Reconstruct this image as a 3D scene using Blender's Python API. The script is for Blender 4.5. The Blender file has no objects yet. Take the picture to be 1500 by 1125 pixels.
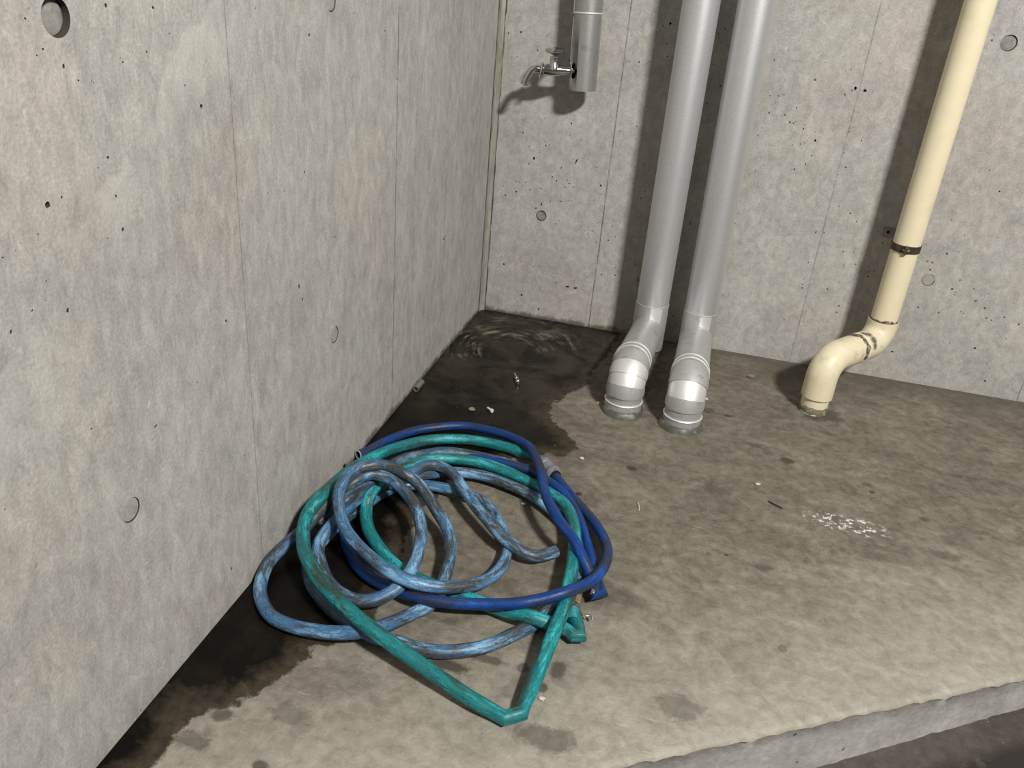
import bpy, bmesh, math, random
from mathutils import Vector, Matrix
random.seed(7)
scene = bpy.context.scene
COL = scene.collection

# ------------------------------------------------------------------ camera
CAM_R = Matrix(((0.9649870327547433, -0.18243519551808013, 0.18846067507964573),
                (0.249591860106372, 0.41775084806056884, -0.8736063943866922),
                (0.0806469465251919, 0.8900570927648155, 0.4486584910989732)))
CAM_C = Vector((0.62099101, -2.31570981, 0.95))
FOC = 1206.0488853363015


def ray(px, py):
    return CAM_R @ Vector((px - 750.0, 562.5 - py, -FOC))


def on(px, py, axis, val):
    """point of the plane (axis = val) seen at a photo pixel"""
    v = ray(px, py)
    return CAM_C + v * ((val - CAM_C[axis]) / v[axis])


def fl(px, py, z=0.0):
    return on(px, py, 2, z)


def depth(p):
    return -(CAM_R.transposed() @ (Vector(p) - CAM_C)).z


cd = bpy.data.cameras.new('camera')
cam = bpy.data.objects.new('camera', cd)
COL.objects.link(cam)
cam.matrix_world = Matrix.Translation(CAM_C) @ CAM_R.to_4x4()
cd.sensor_width = 36.0
cd.lens = FOC * 36.0 / 1500.0
cd.clip_start = 0.02
scene.camera = cam


# ------------------------------------------------------------------ mesh tools
class MB:
    def __init__(s):
        s.v, s.f, s.attr = [], [], []

    def ring(s, pts, at=None):
        i = len(s.v)
        s.v += [tuple(p) for p in pts]
        s.attr += at if at else [(0, 0, 0)] * len(pts)
        return list(range(i, i + len(pts)))

    def bridge(s, a, b):
        n = len(a)
        for k in range(n):
            s.f.append((a[k], a[(k + 1) % n], b[(k + 1) % n], b[k]))

    def box(s, lo, hi):
        x0, y0, z0 = lo
        x1, y1, z1 = hi
        i = s.ring([(x0, y0, z0), (x1, y0, z0), (x1, y1, z0), (x0, y1, z0),
                    (x0, y0, z1), (x1, y0, z1), (x1, y1, z1), (x0, y1, z1)])[0]
        for q in ((0, 3, 2, 1), (4, 5, 6, 7), (0, 1, 5, 4), (1, 2, 6, 5), (2, 3, 7, 6), (3, 0, 4, 7)):
            s.f.append(tuple(i + k for k in q))

    def obox(s, c, ax, ay, az, hx, hy, hz):
        c, ax, ay, az = Vector(c), Vector(ax), Vector(ay), Vector(az)
        i = len(s.v)
        for sz in (-1, 1):
            for sx, sy in ((-1, -1), (1, -1), (1, 1), (-1, 1)):
                s.ring([c + ax * hx * sx + ay * hy * sy + az * hz * sz])
        for q in ((0, 3, 2, 1), (4, 5, 6, 7), (0, 1, 5, 4), (1, 2, 6, 5), (2, 3, 7, 6), (3, 0, 4, 7)):
            s.f.append(tuple(i + k for k in q))

    def lathe(s, prof, org, axis, seg=40, cap0=True, cap1=True, wob=0.0, seed=0):
        """profile of (radius, distance along axis)"""
        org, axis = Vector(org), Vector(axis).normalized()
        ref = Vector((0, 0, 1)) if abs(axis.z) < 0.9 else Vector((1, 0, 0))
        a = axis.cross(ref).normalized()
        b = axis.cross(a).normalized()
        rnd = random.Random(seed)
        ph = [rnd.uniform(0, 6.28) for _ in range(4)]
        rings = []
        for r, h in prof:
            pts = []
            for k in range(seg):
                t = 2 * math.pi * k / seg
                w = 1 + wob * (math.sin(2 * t + ph[0]) + .7 * math.sin(3 * t + ph[1]) + .6 * math.sin(5 * t + ph[2]) + .5 * math.sin(9 * t + ph[3]))
                pts.append(org + axis * h + (a * math.cos(t) + b * math.sin(t)) * r * w)
            rings.append(s.ring(pts))
        for p, q in zip(rings[:-1], rings[1:]):
            s.bridge(p, q)
        if cap0:
            s.f.append(tuple(rings[0][::-1]))
        if cap1:
            s.f.append(tuple(rings[-1]))

    def sweep(s, pts, r, seg=24, cap=True, hollow=0.0, scales=None, brk=(), radii=None):
        pts = [Vector(p) for p in pts]
        n = len(pts)
        rings = []
        arc = 0.0
        frames = []
        prev = None
        for i, p in enumerate(pts):
            tin = (p - pts[i - 1]).normalized() if i else None
            tout = (pts[i + 1] - p).normalized() if i < n - 1 else None
            if tin is None:
                t, m = tout, 1.0
            elif tout is None:
                t, m = tin, 1.0
            else:
                t = (tin + tout).normalized()
                m = 1.0
                if i in brk:
                    m = min(1.55, 1.0 / max(0.3, t.dot(tin)))
            if i:
                arc += (p - pts[i - 1]).length
            if prev is None:
                ref = Vector((0, 0, 1)) if abs(t.z) < 0.9 else Vector((1, 0, 0))
                sd = t.cross(ref).normalized()
            else:
                sd = (prev - t * prev.dot(t)).normalized()
            prev = sd
            up = sd.cross(t)
            if scales and abs(t.z) < 0.8:      # flattened places keep their flat side level
                sd2 = t.cross(Vector((0, 0, 1))).normalized()
                up2 = sd2.cross(t)
            else:
                sd2, up2 = sd, up
            sw, sh = scales[i] if scales else (1, 1)
            rr = radii[i] if radii else r
            ring, at = [], []
            for k in range(seg):
                a = 2 * math.pi * k / seg
                ca, sa = math.cos(a), math.sin(a)
                ring.append(p + sd2 * ca * rr * sw * m + up2 * sa * rr * sh)
                at.append((arc, ca * r, sa * r))
            rings.append(s.ring(ring, at))
            frames.append((p, sd2, up2, t, rr))
        for a, b in zip(rings[:-1], rings[1:]):
            s.bridge(a, b)
        if cap:
            for e, sg in ((0, 1), (-1, -1)):
                ring = rings[e]
                p, sd, up, t, rr = frames[e]
                if hollow:
                    last = ring
                    for q, dd in ((hollow, 0.0), (hollow, 0.012)):
                        rg = s.ring([p + t * sg * dd + (sd * math.cos(2 * math.pi * k / seg) + up * math.sin(2 * math.pi * k / seg)) * rr * q for k in range(seg)])
                        s.bridge(last, rg) if sg < 0 else s.bridge(rg, last)
                        last = rg
                    s.f.append(tuple(last))
                else:
                    s.f.append(tuple(ring[::-1] if e == 0 else ring))

    def build(s, name, mat, parent=None, smooth=True, angle=35, attr=None, loc=None):
        me = bpy.data.meshes.new(name)
        me.from_pydata(s.v, [], s.f)
        if attr:
            a = me.attributes.new(attr, 'FLOAT_VECTOR', 'POINT')
            a.data.foreach_set('vector', [c for t in s.attr for c in t])
        bm = bmesh.new()
        bm.from_mesh(me)
        bmesh.ops.recalc_face_normals(bm, faces=bm.faces)
        for e in bm.edges:
            if len(e.link_faces) == 2 and e.calc_face_angle(0) > math.radians(angle):
                e.smooth = False
        for f in bm.faces:
            f.smooth = smooth
        bm.to_mesh(me)
        bm.free()
        me.materials.append(mat)
        o = bpy.data.objects.new(name, me)
        COL.objects.link(o)
        if parent is not None:
            par(o, parent)
        return o


LOCS = {}


def world_loc(p):
    l = Vector((0, 0, 0))
    while p is not None:
        l += p.location
        p = None if p.parent is None or p.matrix_parent_inverse != Matrix.Identity(4) else p.parent
    return l


def par(o, p):
    o.parent = p
    o.matrix_parent_inverse = Matrix.Translation(-world_loc(p)) if p.parent is None else Matrix.Identity(4)


def thing(name, label, cat, loc, group=None):
    o = bpy.data.objects.new(name, None)
    o.empty_display_size = 0.05
    COL.objects.link(o)
    o.location = loc
    return tag(o, label, cat, group)


def tag(o, label, cat, group=None):
    o['label'] = label
    o['category'] = cat
    if group:
        o['group'] = group
    return o


def struct(o):
    o['kind'] = 'structure'
    return o


def spline(P, n=6):
    P = [Vector(p) for p in P]
    if len(P) == 2:
        return P
    Q = [2 * P[0] - P[1]] + P + [2 * P[-1] - P[-2]]
    out = []
    for i in range(len(P) - 1):
        p0, p1, p2, p3 = Q[i:i + 4]
        for k in range(n):
            t = k / n
            out.append(.5 * (2 * p1 + (p2 - p0) * t + (2 * p0 - 5 * p1 + 4 * p2 - p3) * t * t + (3 * p1 - p0 - 3 * p2 + p3) * t ** 3))
    out.append(P[-1])
    return out


def arc_pts(c, a, b, r, t0, t1, n):
    c, a, b = Vector(c), Vector(a), Vector(b)
    return [c + a * r * math.cos(t0 + (t1 - t0) * k / n) + b * r * math.sin(t0 + (t1 - t0) * k / n) for k in range(n + 1)]


# ------------------------------------------------------------------ material tools
class NT:
    def __init__(s, name):
        s.m = bpy.data.materials.new(name)
        s.m.use_nodes = True
        s.t = s.m.node_tree
        s.t.nodes.clear()
        s.out = s.t.nodes.new('ShaderNodeOutputMaterial')
        s.b = s.t.nodes.new('ShaderNodeBsdfPrincipled')
        s.t.links.new(s.b.outputs[0], s.out.inputs[0])

    def put(s, sock, v):
        if isinstance(v, bpy.types.NodeSocket):
            s.t.links.new(v, sock)
        elif v is not None:
            if sock.type == 'RGBA' and hasattr(v, '__len__') and len(v) == 3:
                v = (*v, 1)
            sock.default_value = v

    def set(s, **k):
        names = dict(col='Base Color', rough='Roughness', metal='Metallic', spec='Specular IOR Level', normal='Normal', coat='Coat Weight', coatr='Coat Roughness')
        for a, v in k.items():
            s.put(s.b.inputs[names[a]], v)

    def obj(s):
        return s.t.nodes.new('ShaderNodeTexCoord').outputs['Object']

    def attr(s, name):
        n = s.t.nodes.new('ShaderNodeAttribute')
        n.attribute_name = name
        return n

    def sep(s, v):
        n = s.t.nodes.new('ShaderNodeSeparateXYZ')
        s.put(n.inputs[0], v)
        return n.outputs

    def math(s, op, a, b=None, c=None, clamp=False):
        n = s.t.nodes.new('ShaderNodeMath')
        n.operation = op
        n.use_clamp = clamp
        for i, v in enumerate((a, b, c)):
            if v is not None:
                s.put(n.inputs[i], v)
        return n.outputs[0]

    def vmath(s, op, a, b=None, scale=None):
        n = s.t.nodes.new('ShaderNodeVectorMath')
        n.operation = op
        s.put(n.inputs[0], a)
        if b is not None:
            s.put(n.inputs[1], b)
        if scale is not None:
            s.put(n.inputs['Scale'], scale)
        return n.outputs['Value'] if op in ('LENGTH', 'DOT_PRODUCT', 'DISTANCE') else n.outputs[0]

    def noise(s, co, scale, detail=4, rough=.55, dist=0.0, stretch=None):
        if stretch:
            co = s.vmath('MULTIPLY', co, stretch)
        n = s.t.nodes.new('ShaderNodeTexNoise')
        s.put(n.inputs['Vector'], co)
        n.inputs['Scale'].default_value = scale
        n.inputs['Detail'].default_value = detail
        n.inputs['Roughness'].default_value = rough
        n.inputs['Distortion'].default_value = dist
        return n.outputs[0]

    def voro(s, co, scale, rnd=1.0):
        n = s.t.nodes.new('ShaderNodeTexVoronoi')
        s.put(n.inputs['Vector'], co)
        n.inputs['Scale'].default_value = scale
        n.inputs['Randomness'].default_value = rnd
        return n.outputs

    def rng(s, v, a, b, c=0.0, d=1.0, smooth=False):
        n = s.t.nodes.new('ShaderNodeMapRange')
        if smooth:
            n.interpolation_type = 'SMOOTHSTEP'
        s.put(n.inputs[0], v)
        for i, q in enumerate((a, b, c, d)):
            s.put(n.inputs[1 + i], q)
        return n.outputs[0]

    def ramp(s, v, stops):
        n = s.t.nodes.new('ShaderNodeValToRGB')
        s.put(n.inputs[0], v)
        e = n.color_ramp.elements
        while len(e) < len(stops):
            e.new(.5)
        for q, (p, c) in zip(e, stops):
            q.position = p
            q.color = (*c, 1)
        return n.outputs[0]

    def mix(s, f, a, b, mode='MIX'):
        n = s.t.nodes.new('ShaderNodeMix')
        n.data_type = 'RGBA'
        n.blend_type = mode
        s.put(n.inputs[0], f)
        s.put(n.inputs[6], a)
        s.put(n.inputs[7], b)
        return n.outputs[2]

    def bump(s, h, strength=.3, dist=.01, normal=None):
        n = s.t.nodes.new('ShaderNodeBump')
        n.inputs['Strength'].default_value = strength
        n.inputs['Distance'].default_value = dist
        s.put(n.inputs['Height'], h)
        if normal is not None:
            s.put(n.inputs['Normal'], normal)
        return n.outputs[0]


def sr(r, g, b):
    f = lambda c: c / 255 / 12.92 if c / 255 <= .04045 else ((c / 255 + .055) / 1.055) ** 2.4
    return (f(r), f(g), f(b))


def simple(name, col, rough=.5, metal=0.0, spec=.5, grain=0.0, gscale=200, dirt=None, dscale=25, dlo=.5, dhi=.7, bump=0.0):
    n = NT(name)
    co = n.obj()
    c = col
    if grain:
        g = n.noise(co, gscale, 3)
        c = n.mix(n.rng(g, .3, .7), tuple(x * (1 - grain) for x in col), tuple(min(1, x * (1 + grain)) for x in col))
    if dirt:
        d = n.noise(co, dscale, 6, .65)
        c = n.mix(n.rng(d, dlo, dhi), c, dirt)
    n.set(col=c, rough=rough, metal=metal, spec=spec)
    if bump:
        n.set(normal=n.bump(n.noise(co, gscale, 4), bump, .002))
    return n.m


# ------------------------------------------------------------------ materials
WALL_C = (.430, .412, .384)


def wall_material(name, axis, joints, streak, pitty, pale=None, grime=None):
    n = NT(name)
    co = n.obj()
    x, y, z = n.sep(co)
    u = x if axis == 0 else y
    big = n.noise(co, 2.2, 5, .6)
    mid = n.noise(co, 11, 7, .7, .4, streak)
    fine = n.noise(co, 48, 7, .68, .5, streak)
    grain = n.noise(co, 230, 4, .65)
    c = n.mix(n.rng(big, .3, .7), tuple(k * .93 for k in WALL_C), tuple(k * 1.07 for k in WALL_C))
    c = n.mix(n.rng(mid, .36, .62), n.mix(1.0, c, (.86, .86, .865), 'MULTIPLY'), n.mix(1.0, c, (1.04, 1.04, 1.03), 'MULTIPLY'))
    c = n.mix(n.rng(fine, .32, .68), n.mix(1.0, c, (.79, .79, .79), 'MULTIPLY'), n.mix(1.0, c, (1.14, 1.14, 1.12), 'MULTIPLY'))
    c = n.mix(n.rng(grain, .32, .68), n.mix(1.0, c, (.82, .82, .82), 'MULTIPLY'), n.mix(1.0, c, (1.11, 1.11, 1.11), 'MULTIPLY'))
    # faint pinkish and bluish cement patches
    p1 = n.rng(n.noise(n.vmath('ADD', co, (7, 3, 1)), 2.6, 4, .6), .52, .64)
    c = n.mix(n.math('MULTIPLY', p1, .55), c, n.mix(1.0, c, (1.06, .985, .97), 'MULTIPLY'))
    p2 = n.rng(n.noise(n.vmath('ADD', co, (1, 9, 5)), 3.1, 4, .6), .54, .66)
    c = n.mix(n.math('MULTIPLY', p2, .6), c, n.mix(1.0, c, (.95, .97, 1.03), 'MULTIPLY'))
    # darker smudges left by the shuttering
    sm = n.rng(n.noise(n.vmath('ADD', co, (3, 1, 8)), 20, 7, .72, .8, streak), .58, .70)
    c = n.mix(n.math('MULTIPLY', sm, .30), c, n.mix(1.0, c, (.58, .58, .57), 'MULTIPLY'))
    # pale crumbs of lime
    pc = n.rng(n.noise(n.vmath('ADD', co, (5, 5, 2)), 75, 5, .65, .3, streak), .63, .71)
    c = n.mix(n.math('MULTIPLY', pc, .5), c, (.62, .61, .57))
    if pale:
        # a pale streak along a slanting line (a, b in the wall's plane)
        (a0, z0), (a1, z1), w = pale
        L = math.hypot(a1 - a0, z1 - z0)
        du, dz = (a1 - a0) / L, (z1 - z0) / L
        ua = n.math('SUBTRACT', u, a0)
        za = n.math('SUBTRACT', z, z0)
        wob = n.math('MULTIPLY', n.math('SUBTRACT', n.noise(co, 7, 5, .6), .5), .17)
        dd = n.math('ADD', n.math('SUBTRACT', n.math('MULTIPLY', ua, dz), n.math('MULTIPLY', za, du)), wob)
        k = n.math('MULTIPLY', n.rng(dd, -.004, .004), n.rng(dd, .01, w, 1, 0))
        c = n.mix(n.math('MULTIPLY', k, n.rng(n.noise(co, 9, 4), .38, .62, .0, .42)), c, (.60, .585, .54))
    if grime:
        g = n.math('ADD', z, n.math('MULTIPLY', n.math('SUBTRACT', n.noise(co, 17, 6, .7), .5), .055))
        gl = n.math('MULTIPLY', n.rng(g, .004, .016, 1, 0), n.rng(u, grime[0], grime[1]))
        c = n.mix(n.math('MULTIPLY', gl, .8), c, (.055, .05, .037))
    # small air holes in the cement
    patch = n.math('MULTIPLY', n.rng(n.noise(n.vmath('ADD', co, (2, 4, 9)), 3.3, 3, .5), .50 - pitty * .04, .62), pitty)
    vo = n.voro(co, 75)
    rs = n.sep(vo['Color'])
    size = n.math('MULTIPLY', n.rng(rs[0], .55, 1.0, 0.0, .26), patch)
    hole = n.math('LESS_THAN', vo['Distance'], size)
    c = n.mix(n.math('MULTIPLY', hole, .85), c, (.05, .048, .042))
    # hairline joints between shuttering panels
    hgt = n.math('MULTIPLY', hole, -1.0)
    jw = n.math('MULTIPLY', n.math('SUBTRACT', n.noise(co, 6, 3), .5), .004)
    for (j, dark, wd) in joints:
        d = n.math('ABSOLUTE', n.math('SUBTRACT', n.math('ADD', u, jw), j))
        line = n.rng(d, wd * .35, wd, 1, 0)
        brk = n.rng(n.noise(n.vmath('ADD', co, (j, j, 0)), 22, 4, .7), .34, .56, .25, 1)
        line = n.math('MULTIPLY', line, brk)
        side = n.math('MULTIPLY', n.rng(d, .0, .012, 1, 0), n.rng(n.noise(co, 30, 5), .5, .62))
        c = n.mix(n.math('MULTIPLY', side, .25), c, (.16, .155, .14))
        c = n.mix(n.math('MULTIPLY', line, dark), c, (.09, .085, .075))
        hgt = n.math('SUBTRACT', hgt, n.math('MULTIPLY', line, .5))
    hgt = n.math('ADD', hgt, n.math('ADD', n.math('MULTIPLY', fine, .9), n.math('MULTIPLY', grain, .35)))
    n.set(col=c, rough=.82, spec=.25, normal=n.bump(hgt, .5, .0028))
    return n.m


def floor_material():
    n = NT('stained_slab_concrete')
    co = n.obj()
    x, y, z = n.sep(co)
    flat = n.vmath('MULTIPLY', co, (1, 1, 0))
    big = n.noise(co, 2.4, 5, .6, .5)
    mid = n.noise(co, 8, 7, .68, .8, (1, 1.6, 1))
    fine = n.noise(co, 45, 6, .65, .4)
    grain = n.noise(co, 260, 3, .6)
    base = (.190, .169, .134)
    c = n.mix(n.rng(big, .3, .7), tuple(k * .86 for k in base), tuple(k * 1.14 for k in base))
    c = n.mix(n.rng(mid, .34, .66), n.mix(1.0, c, (.70, .69, .68), 'MULTIPLY'), n.mix(1.0, c, (1.10, 1.10, 1.08), 'MULTIPLY'))
    c = n.mix(n.rng(fine, .32, .68), n.mix(1.0, c, (.68, .67, .65), 'MULTIPLY'), n.mix(1.0, c, (1.22, 1.22, 1.21), 'MULTIPLY'))
    c = n.mix(n.rng(grain, .3, .7), n.mix(1.0, c, (.86, .86, .86), 'MULTIPLY'), n.mix(1.0, c, (1.1, 1.1, 1.1), 'MULTIPLY'))
    # paler concrete towards the front lip, with the nearer lamp's brightening painted in
    lip = n.attr('lip').outputs['Fac']
    c = n.mix(n.rng(n.math('ADD', lip, n.math('MULTIPLY', n.math('SUBTRACT', mid, .5), .9)), -.95, .05, 0, .80), c, n.mix(n.rng(fine, .3, .7), (.29, .268, .222), (.44, .415, .352)))
    # trowel scratches, pale
    sc = n.noise(co, 30, 3, .5, 0, (.8, 9, 1))
    scm = n.rng(n.noise(n.vmath('ADD', co, (3, 8, 1)), 5, 3), .55, .66)
    c = n.mix(n.math('MULTIPLY', n.math('MULTIPLY', n.rng(sc, .62, .70), scm), .5), c, (.47, .44, .37))
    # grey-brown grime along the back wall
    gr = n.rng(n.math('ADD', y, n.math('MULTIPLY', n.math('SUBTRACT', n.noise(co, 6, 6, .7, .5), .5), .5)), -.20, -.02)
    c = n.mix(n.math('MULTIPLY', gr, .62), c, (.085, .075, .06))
    # scattered dark drips
    spots = None
    spn = n.noise(n.vmath('ADD', co, (6, 2, 0)), 24, 6, .7, .5)
    for (px, py, ra, rb, k) in SPOTS:
        q = fl(px, py)
        d = n.vmath('LENGTH', n.vmath('MULTIPLY', n.vmath('SUBTRACT', flat, (q.x, q.y, 0)), (1 / ra, 1 / rb, 0)))
        v = n.math('MULTIPLY', n.rng(n.math('ADD', d, n.math('ADD', n.math('MULTIPLY', n.math('SUBTRACT', fine, .5), .9), n.math('MULTIPLY', n.math('SUBTRACT', spn, .5), 1.9 if max(ra, rb) > .022 else .7))), .70, 1.12, 1, 0), k)
        spots = v if spots is None else n.math('MAXIMUM', spots, v)
    c = n.mix(spots, c, (.052, .044, .034))
    vo = n.voro(flat, 16)
    rs = n.sep(vo['Color'])
    dr = n.math('LESS_THAN', n.math('ADD', vo['Distance'], n.math('MULTIPLY', fine, .12)), n.rng(rs[0], .74, 1, 0, .24))
    c = n.mix(n.math('MULTIPLY', dr, .45), c, (.07, .06, .047))
    # splash of white paint
    q = fl(1240, 768)
    d = n.vmath('LENGTH', n.vmath('MULTIPLY', n.vmath('SUBTRACT', flat, (q.x, q.y, 0)), (1 / .085, 1 / .035, 0)))
    wp = n.math('MULTIPLY', n.rng(d, .6, 1.15, 1, 0), n.rng(n.noise(co, 75, 5, .7), .53, .60))
    c = n.mix(wp, c, (.72, .70, .66))
    # wet patch by the left wall: wet = distance inside its outline
    w = n.attr('wet').outputs['Fac']
    edge = n.math('ADD', w, n.math('ADD', n.math('MULTIPLY', n.math('SUBTRACT', n.noise(co, 9, 6, .68), .5), .075), n.math('MULTIPLY', n.math('SUBTRACT', n.noise(co, 40, 4, .6), .5), .03)))
    damp = n.rng(edge, -.002, .004)
    soak = n.rng(n.math('ADD', edge, n.math('MULTIPLY', n.math('SUBTRACT', n.noise(n.vmath('ADD', co, (4, 4, 0)), 7, 7, .75), .5), .17)), .016, .055)
    # the far corner dried a little more than the rest
    corner = n.math('MULTIPLY', n.rng(n.math('ADD', y, n.math('MULTIPLY', n.noise(co, 6, 5), .3)), -.62, -.28), .75)
    dcol = n.mix(n.rng(fine, .3, .7), (.026, .020, .0125), (.066, .052, .034))
    c = n.mix(damp, c, dcol)
    wcol = n.mix(n.rng(n.noise(co, 12, 6, .7), .45, .72), (.0040, .0036, .0030), (.014, .0115, .008))
    wcol = n.mix(n.math('MULTIPLY', corner, n.rng(n.noise(n.vmath('ADD', co, (1, 1, 0)), 9, 5, .65, 1.0), .4, .62)), wcol, (.046, .038, .026))
    c = n.mix(n.math('MULTIPLY', damp, soak), c, wcol)
    # dry crumbs showing through the puddle
    isl = n.math('MULTIPLY', n.rng(n.noise(n.vmath('ADD', co, (9, 2, 0)), 26, 5, .7, .6), .70, .74), damp)
    c = n.mix(n.math('MULTIPLY', isl, .7), c, (.17, .15, .115))
    # curved broom scrapes in the far corner
    q = fl(748, 515)
    v = n.vmath('SUBTRACT', flat, (q.x, q.y, 0))
    vx, vy, vz = n.sep(v)
    rad = n.vmath('LENGTH', n.vmath('MULTIPLY', v, (1.0, .85, 0)))
    rad2 = n.math('ADD', rad, n.math('MULTIPLY', n.math('SUBTRACT', n.noise(co, 6, 3), .5), .05))
    cmb = n.t.nodes.new('ShaderNodeCombineXYZ')
    n.put(cmb.inputs[0], n.math('MULTIPLY', rad2, 42.0))
    n.put(cmb.inputs[1], n.math('MULTIPLY', n.math('ARCTAN2', vy, vx), .9))
    arcs = n.rng(n.noise(cmb.outputs[0], 1.6, 6, .72), .50, .62)
    sect = n.math('MULTIPLY', n.rng(n.math('SUBTRACT', n.math('MULTIPLY', vy, .8), n.math('MULTIPLY', vx, .55)), -.05, .03), n.math('MULTIPLY', n.rng(rad, .055, .09), n.rng(rad, .17, .25, 1, 0)))
    scr = n.math('MULTIPLY', n.math('MULTIPLY', arcs, sect), n.rng(n.noise(co, 16, 5), .40, .6, .0, 1))
    c = n.mix(scr, c, (.20, .172, .128))
    wetf = n.math('MULTIPLY', damp, n.rng(soak, 0, 1, .35, 1))
    hgt = n.math('ADD', n.math('MULTIPLY', fine, .8), n.math('MULTIPLY', grain, .5))
    hgt = n.math('MULTIPLY', hgt, n.rng(wetf, 0, 1, 1, .45))
    n.set(col=c, rough=n.rng(wetf, 0, 1, .85, .30), spec=n.rng(wetf, 0, 1, .25, .13), normal=n.bump(hgt, .55, .003))
    return n.m


def hose_material(name, base, light, dirt, dlo=.46, dhi=.62, llo=.55, lhi=.70, seed=0.0, dark=None):
    n = NT(name)
    h = n.attr('hose').outputs['Vector']
    h = n.vmath('ADD', h, (seed, seed * .3, 0))
    streak = n.vmath('MULTIPLY', h, (34, 190, 190))
    blot = n.vmath('MULTIPLY', h, (12, 55, 55))
    fine = n.vmath('MULTIPLY', h, (190, 420, 420))
    a = n.noise(streak, 1.0, 5, .65, .4)
    b = n.noise(blot, 1.0, 6, .62)
    f = n.noise(fine, 1.0, 4, .6)
    e = n.noise(n.vmath('ADD', streak, (31, 7, 3)), 1.3, 6, .7, .5)
    c = n.mix(n.rng(a, .3, .7), tuple(k * .60 for k in base), tuple(min(1, k * 1.25) for k in base))
    c = n.mix(n.math('MULTIPLY', n.rng(n.math('ADD', n.math('MULTIPLY', b, .6), n.math('MULTIPLY', e, .4)), llo - .05, lhi - .05), .8), c, light)
    c = n.mix(n.math('MULTIPLY', n.rng(n.math('ADD', n.math('MULTIPLY', n.noise(n.vmath('ADD', blot, (5, 15, 2)), 1.0, 6, .62), .65), n.math('MULTIPLY', a, .35)), dlo, dhi), .94), c, n.mix(n.rng(f, .35, .65), dirt, tuple(k * .45 for k in dirt)))
    # small black scuffs
    c = n.mix(n.math('MULTIPLY', n.rng(n.math('ADD', n.math('MULTIPLY', f, .5), n.math('MULTIPLY', e, .5)), .555, .60), .8), c, dark or (.012, .015, .018))
    n.set(col=c, rough=n.rng(f, .3, .7, .34, .55), spec=.38, normal=n.bump(n.math('ADD', a, n.math('MULTIPLY', f, .6)), .22, .0012))
    return n.m

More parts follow.
